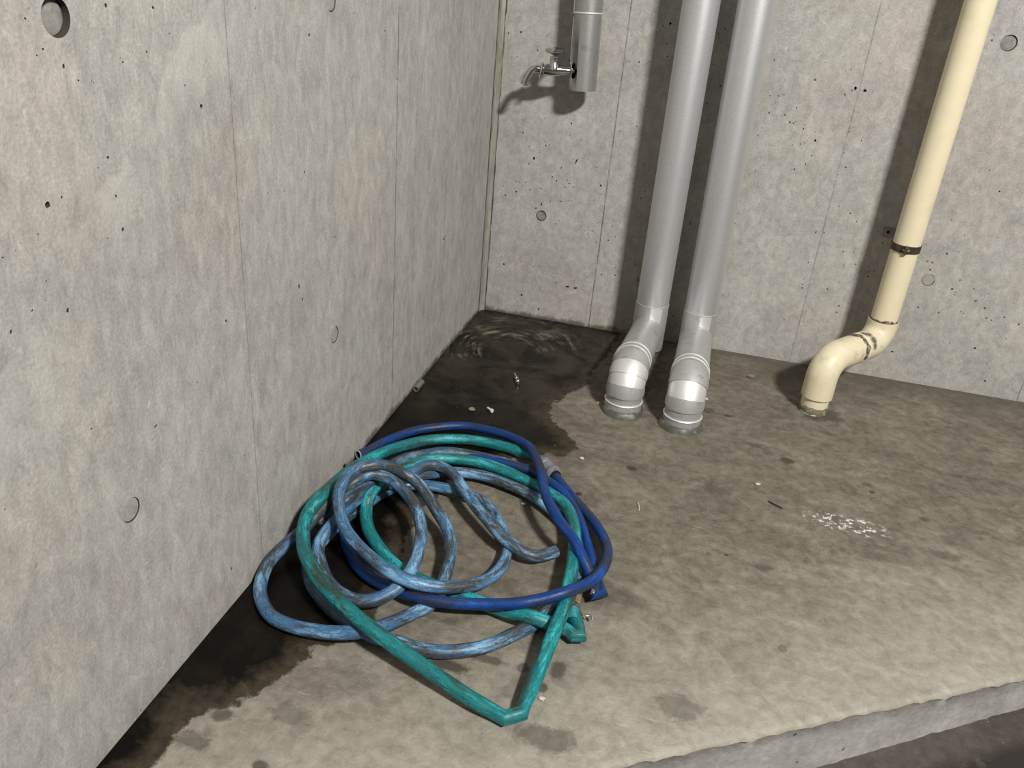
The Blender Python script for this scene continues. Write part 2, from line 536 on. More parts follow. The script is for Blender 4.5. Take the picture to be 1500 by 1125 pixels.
# hose centre lines (metres), one list per stretch between folds
ROYAL = [[(0.0113,-0.9497,0.0171),(0.0213,-0.9304,0.0156),(0.0286,-0.9081,0.0142),(0.0369,-0.8806,0.0129),(0.0454,-0.8609,0.0120),(0.0564,-0.8384,0.0114),(0.0690,-0.8172,0.0109),(0.0833,-0.7994,0.0107),(0.0995,-0.7844,0.0106),(0.1167,-0.7716,0.0106),(0.1347,-0.7598,0.0109),(0.1538,-0.7494,0.0113),(0.1728,-0.7421,0.0120),(0.1934,-0.7388,0.0132),(0.2142,-0.7410,0.0148),(0.2358,-0.7456,0.0171),(0.2586,-0.7527,0.0202),(0.2811,-0.7634,0.0244),(0.3062,-0.7800,0.0297),(0.3284,-0.7999,0.0361),(0.3493,-0.8246,0.0430),(0.3677,-0.8600,0.0500),(0.3845,-0.9003,0.0562),(0.3985,-0.9394,0.0614),(0.4101,-0.9746,0.0651),(0.4194,-1.0048,0.0676),(0.4300,-1.0314,0.0688),(0.4423,-1.0559,0.0692),(0.4550,-1.0770,0.0688),(0.4692,-1.0974,0.0676),(0.4833,-1.1132,0.0656),(0.4976,-1.1276,0.0627),(0.5095,-1.1420,0.0587),(0.5193,-1.1547,0.0530),(0.5296,-1.1662,0.0451),(0.5393,-1.1760,0.0363),(0.5501,-1.1877,0.0283),(0.5562,-1.2028,0.0223),(0.5586,-1.2148,0.0194)],
[(0.5586,-1.2148,0.0194),(0.5699,-1.2019,0.0166)],
[(0.5699,-1.2019,0.0166),(0.5597,-1.1788,0.0152),(0.5505,-1.1556,0.0146),(0.5433,-1.1326,0.0146),(0.5353,-1.1094,0.0149),(0.5264,-1.0867,0.0153),(0.5170,-1.0631,0.0160),(0.5079,-1.0388,0.0170),(0.4980,-1.0153,0.0184),(0.4852,-0.9905,0.0200),(0.4713,-0.9685,0.0219),(0.4558,-0.9500,0.0237),(0.4408,-0.9355,0.0256),(0.4229,-0.9228,0.0275),(0.4033,-0.9125,0.0291),(0.3826,-0.9006,0.0301),(0.3629,-0.8932,0.0302),(0.3435,-0.8887,0.0296),(0.3253,-0.8854,0.0287),(0.3063,-0.8832,0.0274),(0.2860,-0.8819,0.0259),(0.2663,-0.8808,0.0248),(0.2473,-0.8818,0.0234),(0.2288,-0.8814,0.0193),(0.2098,-0.8826,0.0138),(0.1933,-0.8917,0.0110),(0.1785,-0.9068,0.0113),(0.1645,-0.9239,0.0127),(0.1514,-0.9414,0.0141),(0.1389,-0.9592,0.0145),(0.1276,-0.9770,0.0142),(0.1178,-0.9998,0.0163),(0.1104,-1.0274,0.0215),(0.1031,-1.0530,0.0260),(0.0955,-1.0741,0.0281),(0.0875,-1.0921,0.0288),(0.0830,-1.1136,0.0303),(0.0826,-1.1391,0.0317),(0.0826,-1.1607,0.0273),(0.0848,-1.1777,0.0179),(0.0942,-1.1985,0.0117),(0.1071,-1.2188,0.0102),(0.1229,-1.2394,0.0104),(0.1386,-1.2577,0.0108),(0.1542,-1.2735,0.0114),(0.1732,-1.2875,0.0123),(0.1915,-1.2971,0.0137),(0.2087,-1.3038,0.0154),(0.2268,-1.3103,0.0175),(0.2456,-1.3173,0.0200),(0.2634,-1.3240,0.0234),(0.2812,-1.3291,0.0273),(0.2985,-1.3310,0.0301),(0.3135,-1.3308,0.0313),(0.3293,-1.3291,0.0317),(0.3443,-1.3268,0.0322),(0.3588,-1.3240,0.0329),(0.3731,-1.3208,0.0338),(0.3874,-1.3176,0.0350),(0.4023,-1.3145,0.0366),(0.4168,-1.3119,0.0388),(0.4308,-1.3097,0.0419),(0.4444,-1.3071,0.0454),(0.4571,-1.3030,0.0481),(0.4700,-1.2970,0.0501),(0.4829,-1.2908,0.0527),(0.4958,-1.2842,0.0559),(0.5085,-1.2760,0.0584),(0.5208,-1.2644,0.0587),(0.5335,-1.2479,0.0561),(0.5449,-1.2276,0.0517),(0.5543,-1.2023,0.0465),(0.5614,-1.1715,0.0408),(0.5643,-1.1409,0.0351),(0.5632,-1.1101,0.0299),(0.5572,-1.0791,0.0255),(0.5470,-1.0518,0.0222),(0.5346,-1.0264,0.0197),(0.5201,-1.0025,0.0182),(0.5045,-0.9819,0.0173),(0.4880,-0.9617,0.0171),(0.4709,-0.9419,0.0174),(0.4539,-0.9214,0.0182),(0.4366,-0.9000,0.0191),(0.4196,-0.8785,0.0198),(0.4097,-0.8666,0.0203)],
]
TEAL = [[(0.3884,-0.8442,0.0222),(0.3639,-0.8265,0.0199),(0.3434,-0.8164,0.0177),(0.3226,-0.8075,0.0160),(0.2998,-0.7998,0.0146),(0.2781,-0.7957,0.0137),(0.2563,-0.7932,0.0131),(0.2341,-0.7927,0.0127),(0.2136,-0.7948,0.0126),(0.1938,-0.7991,0.0127),(0.1747,-0.8057,0.0129),(0.1563,-0.8143,0.0134),(0.1388,-0.8251,0.0141),(0.1223,-0.8382,0.0151),(0.1068,-0.8542,0.0163),(0.0922,-0.8731,0.0179),(0.0794,-0.8930,0.0198),(0.0675,-0.9151,0.0220),(0.0579,-0.9386,0.0247),(0.0496,-0.9636,0.0278),(0.0424,-0.9905,0.0312),(0.0374,-1.0171,0.0351),(0.0346,-1.0450,0.0394),(0.0341,-1.0738,0.0447),(0.0364,-1.1090,0.0533),(0.0438,-1.1527,0.0684),(0.0509,-1.1946,0.0827),(0.0501,-1.2169,0.0832),(0.0445,-1.2271,0.0738),(0.0436,-1.2405,0.0669),(0.0493,-1.2610,0.0648),(0.0593,-1.2853,0.0643),(0.0718,-1.3084,0.0641),(0.0845,-1.3275,0.0639),(0.0982,-1.3442,0.0636),(0.1129,-1.3594,0.0632),(0.1280,-1.3734,0.0626),(0.1439,-1.3865,0.0619),(0.1601,-1.3976,0.0611),(0.1769,-1.4078,0.0602),(0.1934,-1.4170,0.0592),(0.2087,-1.4250,0.0581),(0.2236,-1.4320,0.0567),(0.2383,-1.4384,0.0550),(0.2523,-1.4437,0.0529),(0.2670,-1.4488,0.0504),(0.2804,-1.4528,0.0476),(0.2931,-1.4562,0.0445),(0.3065,-1.4597,0.0413),(0.3208,-1.4635,0.0381),(0.3329,-1.4664,0.0351),(0.3459,-1.4698,0.0322),(0.3590,-1.4734,0.0295),(0.3717,-1.4768,0.0270),(0.3842,-1.4803,0.0248),(0.3977,-1.4844,0.0227),(0.4102,-1.4881,0.0209),(0.4217,-1.4913,0.0192),(0.4347,-1.4947,0.0176),(0.4473,-1.4973,0.0162),(0.4580,-1.4995,0.0150),(0.4710,-1.5029,0.0140),(0.4787,-1.5051,0.0136)],
[(0.4787,-1.5051,0.0136),(0.4890,-1.4971,0.0135),(0.4996,-1.4897,0.0140)],
[(0.4996,-1.4897,0.0140),(0.4993,-1.4768,0.0151),(0.5009,-1.4640,0.0166),(0.5027,-1.4481,0.0185),(0.5043,-1.4333,0.0208),(0.5059,-1.4166,0.0235),(0.5075,-1.4016,0.0266),(0.5090,-1.3865,0.0299),(0.5106,-1.3713,0.0333),(0.5122,-1.3556,0.0366),(0.5138,-1.3378,0.0394),(0.5153,-1.3206,0.0414),(0.5173,-1.3008,0.0420),(0.5183,-1.2800,0.0414),(0.5168,-1.2561,0.0410),(0.5146,-1.2316,0.0409),(0.5131,-1.2073,0.0402),(0.5113,-1.1821,0.0390),(0.5087,-1.1567,0.0381),(0.5055,-1.1312,0.0379),(0.5016,-1.1036,0.0381),(0.4963,-1.0758,0.0382),(0.4867,-1.0448,0.0376),(0.4745,-1.0159,0.0361),(0.4594,-0.9913,0.0339),(0.4419,-0.9737,0.0317),(0.4238,-0.9599,0.0299),(0.4059,-0.9486,0.0286),(0.3876,-0.9388,0.0277),(0.3667,-0.9289,0.0273),(0.3459,-0.9204,0.0275),(0.3277,-0.9142,0.0281),(0.3084,-0.9105,0.0291),(0.2882,-0.9081,0.0304),(0.2687,-0.9082,0.0320),(0.2502,-0.9106,0.0337),(0.2322,-0.9142,0.0351),(0.2144,-0.9184,0.0358),(0.1973,-0.9245,0.0363),(0.1812,-0.9336,0.0369),(0.1663,-0.9456,0.0375),(0.1523,-0.9597,0.0381),(0.1387,-0.9755,0.0383),(0.1274,-0.9935,0.0392),(0.1199,-1.0228,0.0448),(0.1179,-1.0570,0.0546),(0.1156,-1.0887,0.0603),(0.1142,-1.1113,0.0585),(0.1130,-1.1280,0.0515),(0.1130,-1.1401,0.0414),(0.1173,-1.1540,0.0324),(0.1266,-1.1717,0.0263),(0.1397,-1.1892,0.0217),(0.1560,-1.2055,0.0183),(0.1734,-1.2208,0.0160),(0.1912,-1.2347,0.0145),(0.2095,-1.2477,0.0135),(0.2261,-1.2572,0.0129),(0.2420,-1.2646,0.0124),(0.2589,-1.2701,0.0121),(0.2765,-1.2736,0.0119),(0.2941,-1.2763,0.0118),(0.3106,-1.2790,0.0117),(0.3262,-1.2814,0.0117),(0.3428,-1.2840,0.0119),(0.3593,-1.2869,0.0124),(0.3766,-1.2904,0.0134),(0.3936,-1.2942,0.0150),(0.4111,-1.2986,0.0172),(0.4278,-1.3035,0.0200),(0.4438,-1.3085,0.0241),(0.4588,-1.3117,0.0284),(0.4727,-1.3136,0.0304),(0.4864,-1.3134,0.0286),(0.5003,-1.3114,0.0250),(0.5153,-1.3099,0.0215),(0.5306,-1.3113,0.0191),(0.5418,-1.3181,0.0177)],
[(0.5418,-1.3181,0.0177),(0.5511,-1.3144,0.0172)],
[(0.5511,-1.3144,0.0172),(0.5448,-1.2948,0.0172),(0.5363,-1.2800,0.0178),(0.5284,-1.2602,0.0191)],
]
LIGHT = [[(0.4717,-1.1202,0.0173),(0.4574,-1.1369,0.0197),(0.4417,-1.1514,0.0225),(0.4258,-1.1553,0.0261),(0.4096,-1.1524,0.0303),(0.3923,-1.1474,0.0343),(0.3752,-1.1391,0.0376),(0.3584,-1.1260,0.0400),(0.3446,-1.1134,0.0417),(0.3296,-1.0988,0.0428),(0.3145,-1.0841,0.0435),(0.2992,-1.0684,0.0441),(0.2809,-1.0471,0.0446),(0.2633,-1.0257,0.0450),(0.2468,-1.0051,0.0456),(0.2277,-0.9863,0.0463),(0.2071,-0.9750,0.0474),(0.1874,-0.9755,0.0492),(0.1737,-0.9864,0.0511),(0.1634,-1.0043,0.0512),(0.1529,-1.0218,0.0477),(0.1408,-1.0349,0.0419),(0.1274,-1.0475,0.0377),(0.1154,-1.0642,0.0379),(0.1068,-1.0830,0.0404),(0.1002,-1.1039,0.0437),(0.0963,-1.1295,0.0488),(0.0945,-1.1578,0.0545),(0.0930,-1.1826,0.0569),(0.0893,-1.1988,0.0532),(0.0830,-1.2107,0.0457),(0.0772,-1.2236,0.0386),(0.0743,-1.2392,0.0338),(0.0751,-1.2569,0.0303),(0.0825,-1.2776,0.0271),(0.0937,-1.2943,0.0243),(0.1077,-1.3122,0.0221),(0.1227,-1.3287,0.0207),(0.1385,-1.3418,0.0199),(0.1555,-1.3515,0.0196),(0.1728,-1.3580,0.0201),(0.1904,-1.3617,0.0213),(0.2067,-1.3604,0.0235),(0.2214,-1.3551,0.0267),(0.2328,-1.3474,0.0307),(0.2429,-1.3377,0.0350),(0.2515,-1.3250,0.0394),(0.2556,-1.3078,0.0432),(0.2571,-1.2881,0.0464),(0.2564,-1.2661,0.0492),(0.2536,-1.2450,0.0518),(0.2494,-1.2242,0.0541),(0.2428,-1.2015,0.0563),(0.2324,-1.1787,0.0585),(0.2193,-1.1550,0.0608),(0.2043,-1.1357,0.0634),(0.1877,-1.1203,0.0663),(0.1709,-1.1082,0.0704),(0.1561,-1.1044,0.0778),(0.1440,-1.1106,0.0889),(0.1321,-1.1190,0.0983),(0.1171,-1.1226,0.1010),(0.1038,-1.1324,0.0983),(0.0940,-1.1482,0.0942),(0.0844,-1.1594,0.0880),(0.0732,-1.1653,0.0780),(0.0640,-1.1751,0.0698),(0.0582,-1.1889,0.0643),(0.0506,-1.2008,0.0549),(0.0436,-1.2123,0.0449),(0.0389,-1.2288,0.0384),(0.0340,-1.2452,0.0340),(0.0284,-1.2598,0.0301),(0.0229,-1.2759,0.0265),(0.0179,-1.2924,0.0232),(0.0144,-1.3101,0.0202),(0.0143,-1.3293,0.0176),(0.0183,-1.3503,0.0156),(0.0249,-1.3701,0.0141),(0.0345,-1.3888,0.0132),(0.0485,-1.4065,0.0127),(0.0637,-1.4209,0.0125),(0.0789,-1.4311,0.0126),(0.0947,-1.4368,0.0130),(0.1112,-1.4402,0.0138),(0.1271,-1.4424,0.0151),(0.1425,-1.4433,0.0168),(0.1575,-1.4436,0.0190),(0.1723,-1.4438,0.0215),(0.1867,-1.4433,0.0241),(0.2008,-1.4415,0.0266),(0.2143,-1.4385,0.0288),(0.2265,-1.4343,0.0305),(0.2366,-1.4280,0.0316),(0.2465,-1.4204,0.0315),(0.2557,-1.4098,0.0294),(0.2642,-1.3953,0.0253),(0.2726,-1.3785,0.0206),(0.2806,-1.3616,0.0165),(0.2885,-1.3462,0.0137),(0.2986,-1.3325,0.0132),(0.3064,-1.3208,0.0159),(0.3110,-1.3083,0.0211),(0.3128,-1.2934,0.0268),(0.3114,-1.2743,0.0307),(0.3083,-1.2522,0.0319),(0.3038,-1.2273,0.0325),(0.2980,-1.2028,0.0338),(0.2884,-1.1784,0.0362),(0.2770,-1.1577,0.0396),(0.2638,-1.1408,0.0436),(0.2484,-1.1268,0.0484),(0.2348,-1.1142,0.0538),(0.2203,-1.1015,0.0598),(0.2046,-1.0888,0.0661),(0.1889,-1.0805,0.0727),(0.1733,-1.0780,0.0800),(0.1576,-1.0824,0.0898),(0.1437,-1.0946,0.1030),(0.1305,-1.1100,0.1151),(0.1166,-1.1234,0.1199),(0.1014,-1.1346,0.1185),(0.0917,-1.1490,0.1158),(0.0873,-1.1667,0.1131),(0.0852,-1.1855,0.1083),(0.0871,-1.2015,0.1003),(0.0922,-1.2146,0.0903),(0.0999,-1.2260,0.0801),(0.1091,-1.2380,0.0726),(0.1219,-1.2522,0.0683),(0.1362,-1.2648,0.0658),(0.1521,-1.2769,0.0640),(0.1693,-1.2882,0.0628),(0.1867,-1.2990,0.0620),(0.2035,-1.3091,0.0616),(0.2197,-1.3178,0.0614),(0.2366,-1.3242,0.0611),(0.2521,-1.3276,0.0600),(0.2664,-1.3283,0.0577),(0.2799,-1.3262,0.0543),(0.2930,-1.3220,0.0505),(0.3058,-1.3163,0.0468),(0.3178,-1.3093,0.0433),(0.3301,-1.3006,0.0398),(0.3422,-1.2904,0.0362),(0.3543,-1.2785,0.0324),(0.3662,-1.2639,0.0282),(0.3762,-1.2465,0.0242),(0.3843,-1.2248,0.0209),(0.3892,-1.2013,0.0182),(0.3903,-1.1770,0.0162),(0.3872,-1.1491,0.0151),(0.3791,-1.1214,0.0149),(0.3680,-1.0976,0.0153),(0.3540,-1.0747,0.0160),(0.3378,-1.0525,0.0169),(0.3200,-1.0331,0.0178),(0.3025,-1.0188,0.0186),(0.2805,-1.0109,0.0193),(0.2629,-1.0086,0.0195),(0.2452,-1.0054,0.0192),(0.2271,-1.0023,0.0182),(0.2090,-1.0002,0.0164),(0.1885,-0.9996,0.0140),(0.1678,-1.0021,0.0121),(0.1485,-1.0088,0.0112),(0.1310,-1.0199,0.0110),(0.1183,-1.0359,0.0110),(0.1089,-1.0546,0.0110),(0.1005,-1.0783,0.0110),(0.0929,-1.1020,0.0115),(0.0870,-1.1271,0.0143),(0.0841,-1.1542,0.0206),(0.0818,-1.1790,0.0254),(0.0770,-1.1958,0.0236),(0.0728,-1.2110,0.0185),(0.0691,-1.2286,0.0148),(0.0652,-1.2487,0.0128),(0.0647,-1.2667,0.0118),(0.0693,-1.2873,0.0114),(0.0792,-1.3099,0.0112),(0.0943,-1.3325,0.0111),(0.1083,-1.3471,0.0111),(0.1236,-1.3604,0.0111),(0.1399,-1.3732,0.0110),(0.1563,-1.3838,0.0110),(0.1729,-1.3929,0.0110),(0.1896,-1.4005,0.0110),(0.2064,-1.4065,0.0110),(0.2214,-1.4120,0.0110),(0.2360,-1.4165,0.0110),(0.2516,-1.4181,0.0110),(0.2667,-1.4181,0.0110),(0.2818,-1.4171,0.0110),(0.2963,-1.4177,0.0110),(0.3107,-1.4190,0.0110),(0.3250,-1.4186,0.0110),(0.3393,-1.4169,0.0110),(0.3530,-1.4143,0.0110),(0.3673,-1.4086,0.0110),(0.3789,-1.4030,0.0110),(0.3925,-1.3957,0.0110),(0.4049,-1.3881,0.0110),(0.4169,-1.3782,0.0110),(0.4275,-1.3675,0.0110),(0.4385,-1.3553,0.0110),(0.4496,-1.3416,0.0110),(0.4603,-1.3279,0.0110),(0.4709,-1.3140,0.0112),(0.4799,-1.2997,0.0116),(0.4868,-1.2840,0.0123),(0.4945,-1.2673,0.0130),(0.5025,-1.2493,0.0137),(0.5100,-1.2288,0.0144),(0.5159,-1.2070,0.0151),(0.5196,-1.1840,0.0156),(0.5200,-1.1600,0.0161),(0.5174,-1.1347,0.0163),(0.5117,-1.1070,0.0163),(0.5035,-1.0810,0.0163),(0.4930,-1.0587,0.0162),(0.4790,-1.0376,0.0167),(0.4623,-1.0193,0.0177),(0.4445,-1.0033,0.0188),(0.4288,-0.9911,0.0195),(0.4117,-0.9786,0.0198),(0.3919,-0.9661,0.0199),(0.3743,-0.9579,0.0199),(0.3546,-0.9509,0.0200),(0.3347,-0.9450,0.0202),(0.3141,-0.9403,0.0205),(0.2945,-0.9370,0.0211),(0.2754,-0.9357,0.0217),(0.2571,-0.9377,0.0225),(0.2398,-0.9427,0.0233),(0.2230,-0.9494,0.0242),(0.2068,-0.9583,0.0252),(0.1919,-0.9692,0.0268),(0.1758,-0.9842,0.0292),(0.1616,-0.9989,0.0312),(0.1482,-1.0109,0.0314),(0.1397,-1.0174,0.0307)],
]
SHORT = [[(0.0422,-1.1962,0.0239),(0.0523,-1.1881,0.0333),(0.0665,-1.1880,0.0491),(0.0819,-1.1906,0.0666),(0.0929,-1.1847,0.0760),(0.0978,-1.1664,0.0767),(0.1003,-1.1437,0.0754),(0.1060,-1.1245,0.0776),(0.1128,-1.1056,0.0802),(0.1141,-1.0742,0.0732),(0.1103,-1.0258,0.0550),(0.1090,-0.9793,0.0391),(0.1165,-0.9500,0.0329),(0.1291,-0.9321,0.0307),(0.1433,-0.9164,0.0289),(0.1577,-0.9022,0.0279),(0.1736,-0.8917,0.0282),(0.1913,-0.8858,0.0287),(0.2096,-0.8808,0.0275),(0.2268,-0.8727,0.0236),(0.2445,-0.8649,0.0189),(0.2637,-0.8602,0.0160),(0.2852,-0.8584,0.0150),(0.3049,-0.8600,0.0145),(0.3239,-0.8647,0.0140),(0.3427,-0.8723,0.0133),(0.3609,-0.8812,0.0123),(0.3891,-0.9009,0.0110)],
]


# stains on the slab: photo place, half sizes in metres along x and y, strength
SPOTS = [(925, 686, .013, .010, .95), (1153, 675, .018, .014, .8), (1270, 710, .013, .010, .6), (1277, 721, .008, .006, .75),
         (1105, 652, .017, .012, .45), (817, 983, .014, .020, .75), (766, 979, .010, .011, .7), (793, 1007, .010, .011, .8),
         (800, 1080, .045, .022, .55), (1118, 832, .018, .012, .45), (1402, 697, .013, .008, .5), (1352, 760, .008, .006, .6),
         (1066, 609, .011, .008, .8), (1064, 813, .005, .004, .9), (997, 1035, .035, .03, .42), (380, 1122, .012, .010, .8),
         (325, 1047, .016, .012, .7), (282, 1083, .030, .014, .55), (425, 1045, .03, .02, .3), (865, 735, .025, .02, .3),
         (1045, 716, .03, .02, .3), (760, 1005, .02, .035, .35), (1240, 715, .03, .02, .3), (1380, 812, .04, .015, .35),
         (655, 975, .045, .012, .9), (715, 965, .03, .010, .7), (1200, 606, .06, .045, .6), (1035, 600, .025, .02, .55)]

MAT = {}
jB = [(.3420, .75, .0022), (.9350, .45, .0020), (1.5457, .6, .0022)]
jL = [(-1.3182, .42, .0013), (-.7332, .75, .0028), (-.40, .22, .0012), (-.205, .18, .0012), (-.62, .15, .0010)]
MAT['wall_b'] = wall_material('cast_concrete_back', 0, jB, (1, 1, .8), 1.0, grime=(.52, .40))
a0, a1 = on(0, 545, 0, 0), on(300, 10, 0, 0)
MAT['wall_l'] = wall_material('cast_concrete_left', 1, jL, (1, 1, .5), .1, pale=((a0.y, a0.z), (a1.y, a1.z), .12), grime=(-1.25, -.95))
MAT['floor'] = floor_material()


def kerb_material():
    n = NT('kerb_face_concrete')
    co = n.obj()
    m = n.noise(co, 12, 6, .65, .5)
    f = n.noise(co, 70, 5, .6)
    c = n.mix(n.rng(m, .35, .65), (.30, .285, .265), (.42, .405, .385))
    c = n.mix(n.rng(f, .3, .7), n.mix(1.0, c, (.84, .84, .84), 'MULTIPLY'), n.mix(1.0, c, (1.1, 1.1, 1.1), 'MULTIPLY'))
    vo = n.voro(co, 45)
    h = n.math('LESS_THAN', vo['Distance'], n.rng(n.sep(vo['Color'])[0], .6, 1, 0, .17))
    c = n.mix(n.math('MULTIPLY', h, .75), c, (.07, .065, .058))
    n.set(col=c, rough=.85, spec=.2, normal=n.bump(n.math('SUBTRACT', f, h), .5, .003))
    return n.m


def lower_material():
    n = NT('garage_ground')
    co = n.obj()
    m = n.noise(co, 6, 6, .7, .6)
    f = n.noise(co, 60, 5, .65)
    c = n.mix(n.rng(m, .35, .65), (.062, .052, .043), (.10, .086, .072))
    c = n.mix(n.rng(f, .3, .7), n.mix(1.0, c, (.75, .75, .75), 'MULTIPLY'), n.mix(1.0, c, (1.2, 1.2, 1.2), 'MULTIPLY'))
    y = n.sep(co)
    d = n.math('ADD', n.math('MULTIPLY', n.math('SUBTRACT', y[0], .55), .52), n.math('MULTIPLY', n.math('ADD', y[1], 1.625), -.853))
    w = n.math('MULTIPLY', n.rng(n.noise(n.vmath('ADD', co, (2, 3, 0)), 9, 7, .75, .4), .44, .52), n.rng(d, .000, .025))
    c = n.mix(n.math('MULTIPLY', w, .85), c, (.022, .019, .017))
    wh = n.rng(n.noise(co, 120, 2, .5), .74, .77)
    c = n.mix(n.math('MULTIPLY', wh, .6), c, (.4, .38, .35))
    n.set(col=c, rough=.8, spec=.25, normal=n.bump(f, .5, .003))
    return n.m


MAT['pit'] = simple('air_hole_shade', (.055, .05, .042), .95, 0, .1)  # shade inside the wall holes, painted as a dark colour
MAT['kerb'] = kerb_material()
MAT['lower'] = lower_material()
def sealant_material():
    n = NT('corner_sealant')
    co = n.obj()
    x, y, z = n.sep(co)
    st = n.noise(co, 40, 6, .7, .3, (1, 1, .25))
    c = n.mix(n.rng(st, .35, .65), (.20, .19, .155), (.36, .345, .30))
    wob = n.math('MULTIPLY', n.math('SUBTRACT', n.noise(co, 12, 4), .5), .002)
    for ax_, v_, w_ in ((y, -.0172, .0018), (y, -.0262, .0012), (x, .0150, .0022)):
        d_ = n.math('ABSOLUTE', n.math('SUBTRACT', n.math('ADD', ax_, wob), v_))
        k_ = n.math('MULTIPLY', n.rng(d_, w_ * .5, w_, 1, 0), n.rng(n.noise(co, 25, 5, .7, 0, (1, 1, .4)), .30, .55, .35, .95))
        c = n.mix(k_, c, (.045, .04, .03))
    n.set(col=c, rough=.8, spec=.2, normal=n.bump(st, .4, .003))
    return n.m


MAT['plug'] = simple('mortar_plug', (.34, .325, .295), .85, 0, .2, .12, 160, (.22, .21, .19), 60, .5, .7, .3)
MAT['plug_dark'] = simple('recessed_mortar', (.26, .25, .225), .85, 0, .2, .12, 160, (.17, .16, .145), 60, .5, .7, .3)
MAT['seal'] = sealant_material()
MAT['jacket'] = simple('silver_lagging', (.68, .685, .70), .46, .80, .5, .12, 420, None, 25, .5, .7, .10)
MAT['elbow'] = simple('silver_elbow_sheet', (.55, .555, .55), .50, .62, .5, .10, 300, (.36, .36, .35), 30, .55, .75, .10)
MAT['bead'] = simple('bright_bead', (.80, .80, .78), .48, .6, .5, .06, 300)
MAT['caulk'] = simple('grey_sealant', (.10, .10, .088), .45, .1, .4, .2, 60, (.24, .24, .22), 45, .54, .66, .3)
MAT['chrome'] = simple('chrome_plate', (.64, .64, .63), .13, 1.0, .5, .05, 60, (.22, .20, .18), 70, .60, .72)
MAT['jacket_old'] = simple('dull_lagging', (.42, .42, .41), .42, .75, .5, .10, 420, (.24, .24, .23), 40, .55, .75, .10)
MAT['copper'] = simple('copper_pipe', (.55, .27, .16), .5, .5, .5, .2, 60, (.08, .05, .035), 90, .5, .6)
MAT['black'] = simple('dark_foam', (.012, .011, .010), .9, 0, .2)
MAT['pvc'] = simple('cream_pvc', (.76, .67, .47), .38, 0, .45, .03, 30, (.60, .51, .34), 7, .58, .8)
MAT['pvc_fit'] = simple('cream_pvc_fitting', (.73, .65, .46), .42, 0, .45, .04, 60, (.50, .43, .31), 22, .57, .74)
MAT['glue'] = simple('brown_pipe_glue', (.085, .068, .055), .5, 0, .4, .35, 120, (.35, .31, .22), 110, .52, .6)
MAT['mortar'] = simple('grubby_mortar', (.20, .185, .13), .8, 0, .25, .3, 140, (.55, .52, .40), 120, .58, .66, .6)
MAT['rust'] = simple('rusty_band', (.065, .05, .034), .55, .55, .5, .3, 160, (.14, .12, .075), 70, .5, .65)
MAT['galv'] = simple('galvanised_steel', (.30, .30, .285), .45, .7, .5, .15, 120)
MAT['brass'] = simple('brass', (.62, .47, .27), .34, .8, .5, .1, 200, (.3, .2, .12), 150, .5, .7)
MAT['steel'] = simple('worn_steel', (.40, .38, .34), .36, .85, .5, .2, 200, (.10, .08, .06), 180, .5, .66)
MAT['grey_pvc'] = simple('grey_plastic', (.20, .20, .225), .5, 0, .4, .08, 150, (.12, .115, .12), 60, .5, .7)
MAT['white'] = simple('white_plastic', (.62, .61, .56), .5, 0, .4, .1, 200)
MAT['stone'] = simple('pale_grit', (.55, .52, .45), .8, 0, .2, .2, 300)
MAT['twig'] = simple('dry_stalk', (.05, .036, .022), .8, 0, .2, .2, 200)
MAT['h_light'] = hose_material('light_blue_rubber', sr(68, 108, 144), sr(134, 182, 218), sr(72, 70, 66), .46, .55, .53, .63, 0.0)
MAT['h_short'] = hose_material('faded_blue_rubber', sr(56, 86, 114), sr(125, 155, 178), sr(56, 60, 60), .45, .57, .52, .62, 3.0)
MAT['h_teal'] = hose_material('turquoise_rubber', sr(24, 114, 118), sr(62, 190, 198), sr(58, 72, 60), .50, .60, .54, .66, 11.0, (.004, .030, .034))
MAT['h_royal'] = hose_material('royal_blue_rubber', sr(9, 58, 124), sr(22, 94, 190), sr(54, 54, 60), .48, .57, .57, .70, 21.0, (.010, .013, .03))
MAT['cut'] = simple('cut_hose_rim', (.42, .40, .37), .6, 0, .3)


# ------------------------------------------------------------------ setting
def boolean_cut(o, cut):
    m = o.modifiers.new('cut', 'BOOLEAN')
    m.operation = 'DIFFERENCE'
    m.solver = 'EXACT'
    m.use_self = True
    m.object = cut
    m.material_mode = 'TRANSFER'
    bpy.context.view_layer.update()
    dg = bpy.context.evaluated_depsgraph_get()
    me = bpy.data.meshes.new_from_object(o.evaluated_get(dg))
    o.modifiers.clear()
    old = o.data
    o.data = me
    bpy.data.meshes.remove(old)
    cm = cut.data
    bpy.data.objects.remove(cut)
    bpy.data.meshes.remove(cm)


def pit(mb, c, nrm, r1, r2, dep, ang):
    """an irregular little crater centred on the wall face"""
    nrm = Vector(nrm)
    a = nrm.cross(Vector((0, 0, 1))).normalized()
    b = Vector((0, 0, 1))
    rings = []
    k = 9
    jit = [random.uniform(.72, 1.25) for _ in range(k)]
    for h, s in ((.004, 1.06), (0, 1.0), (-dep * .6, .8), (-dep, .4)):
        pts = []
        for i in range(k):
            t = 2 * math.pi * i / k
            u, v = math.cos(t) * r1 * jit[i] * s, math.sin(t) * r2 * jit[i] * s
            pts.append(c + nrm * h + a * (u * math.cos(ang) - v * math.sin(ang)) + b * (u * math.sin(ang) + v * math.cos(ang)))
        rings.append(mb.ring(pts))
    for p, q in zip(rings[:-1], rings[1:]):
        mb.bridge(p, q)
    mb.f.append(tuple(rings[0][::-1]))
    mb.f.append(tuple(rings[-1]))


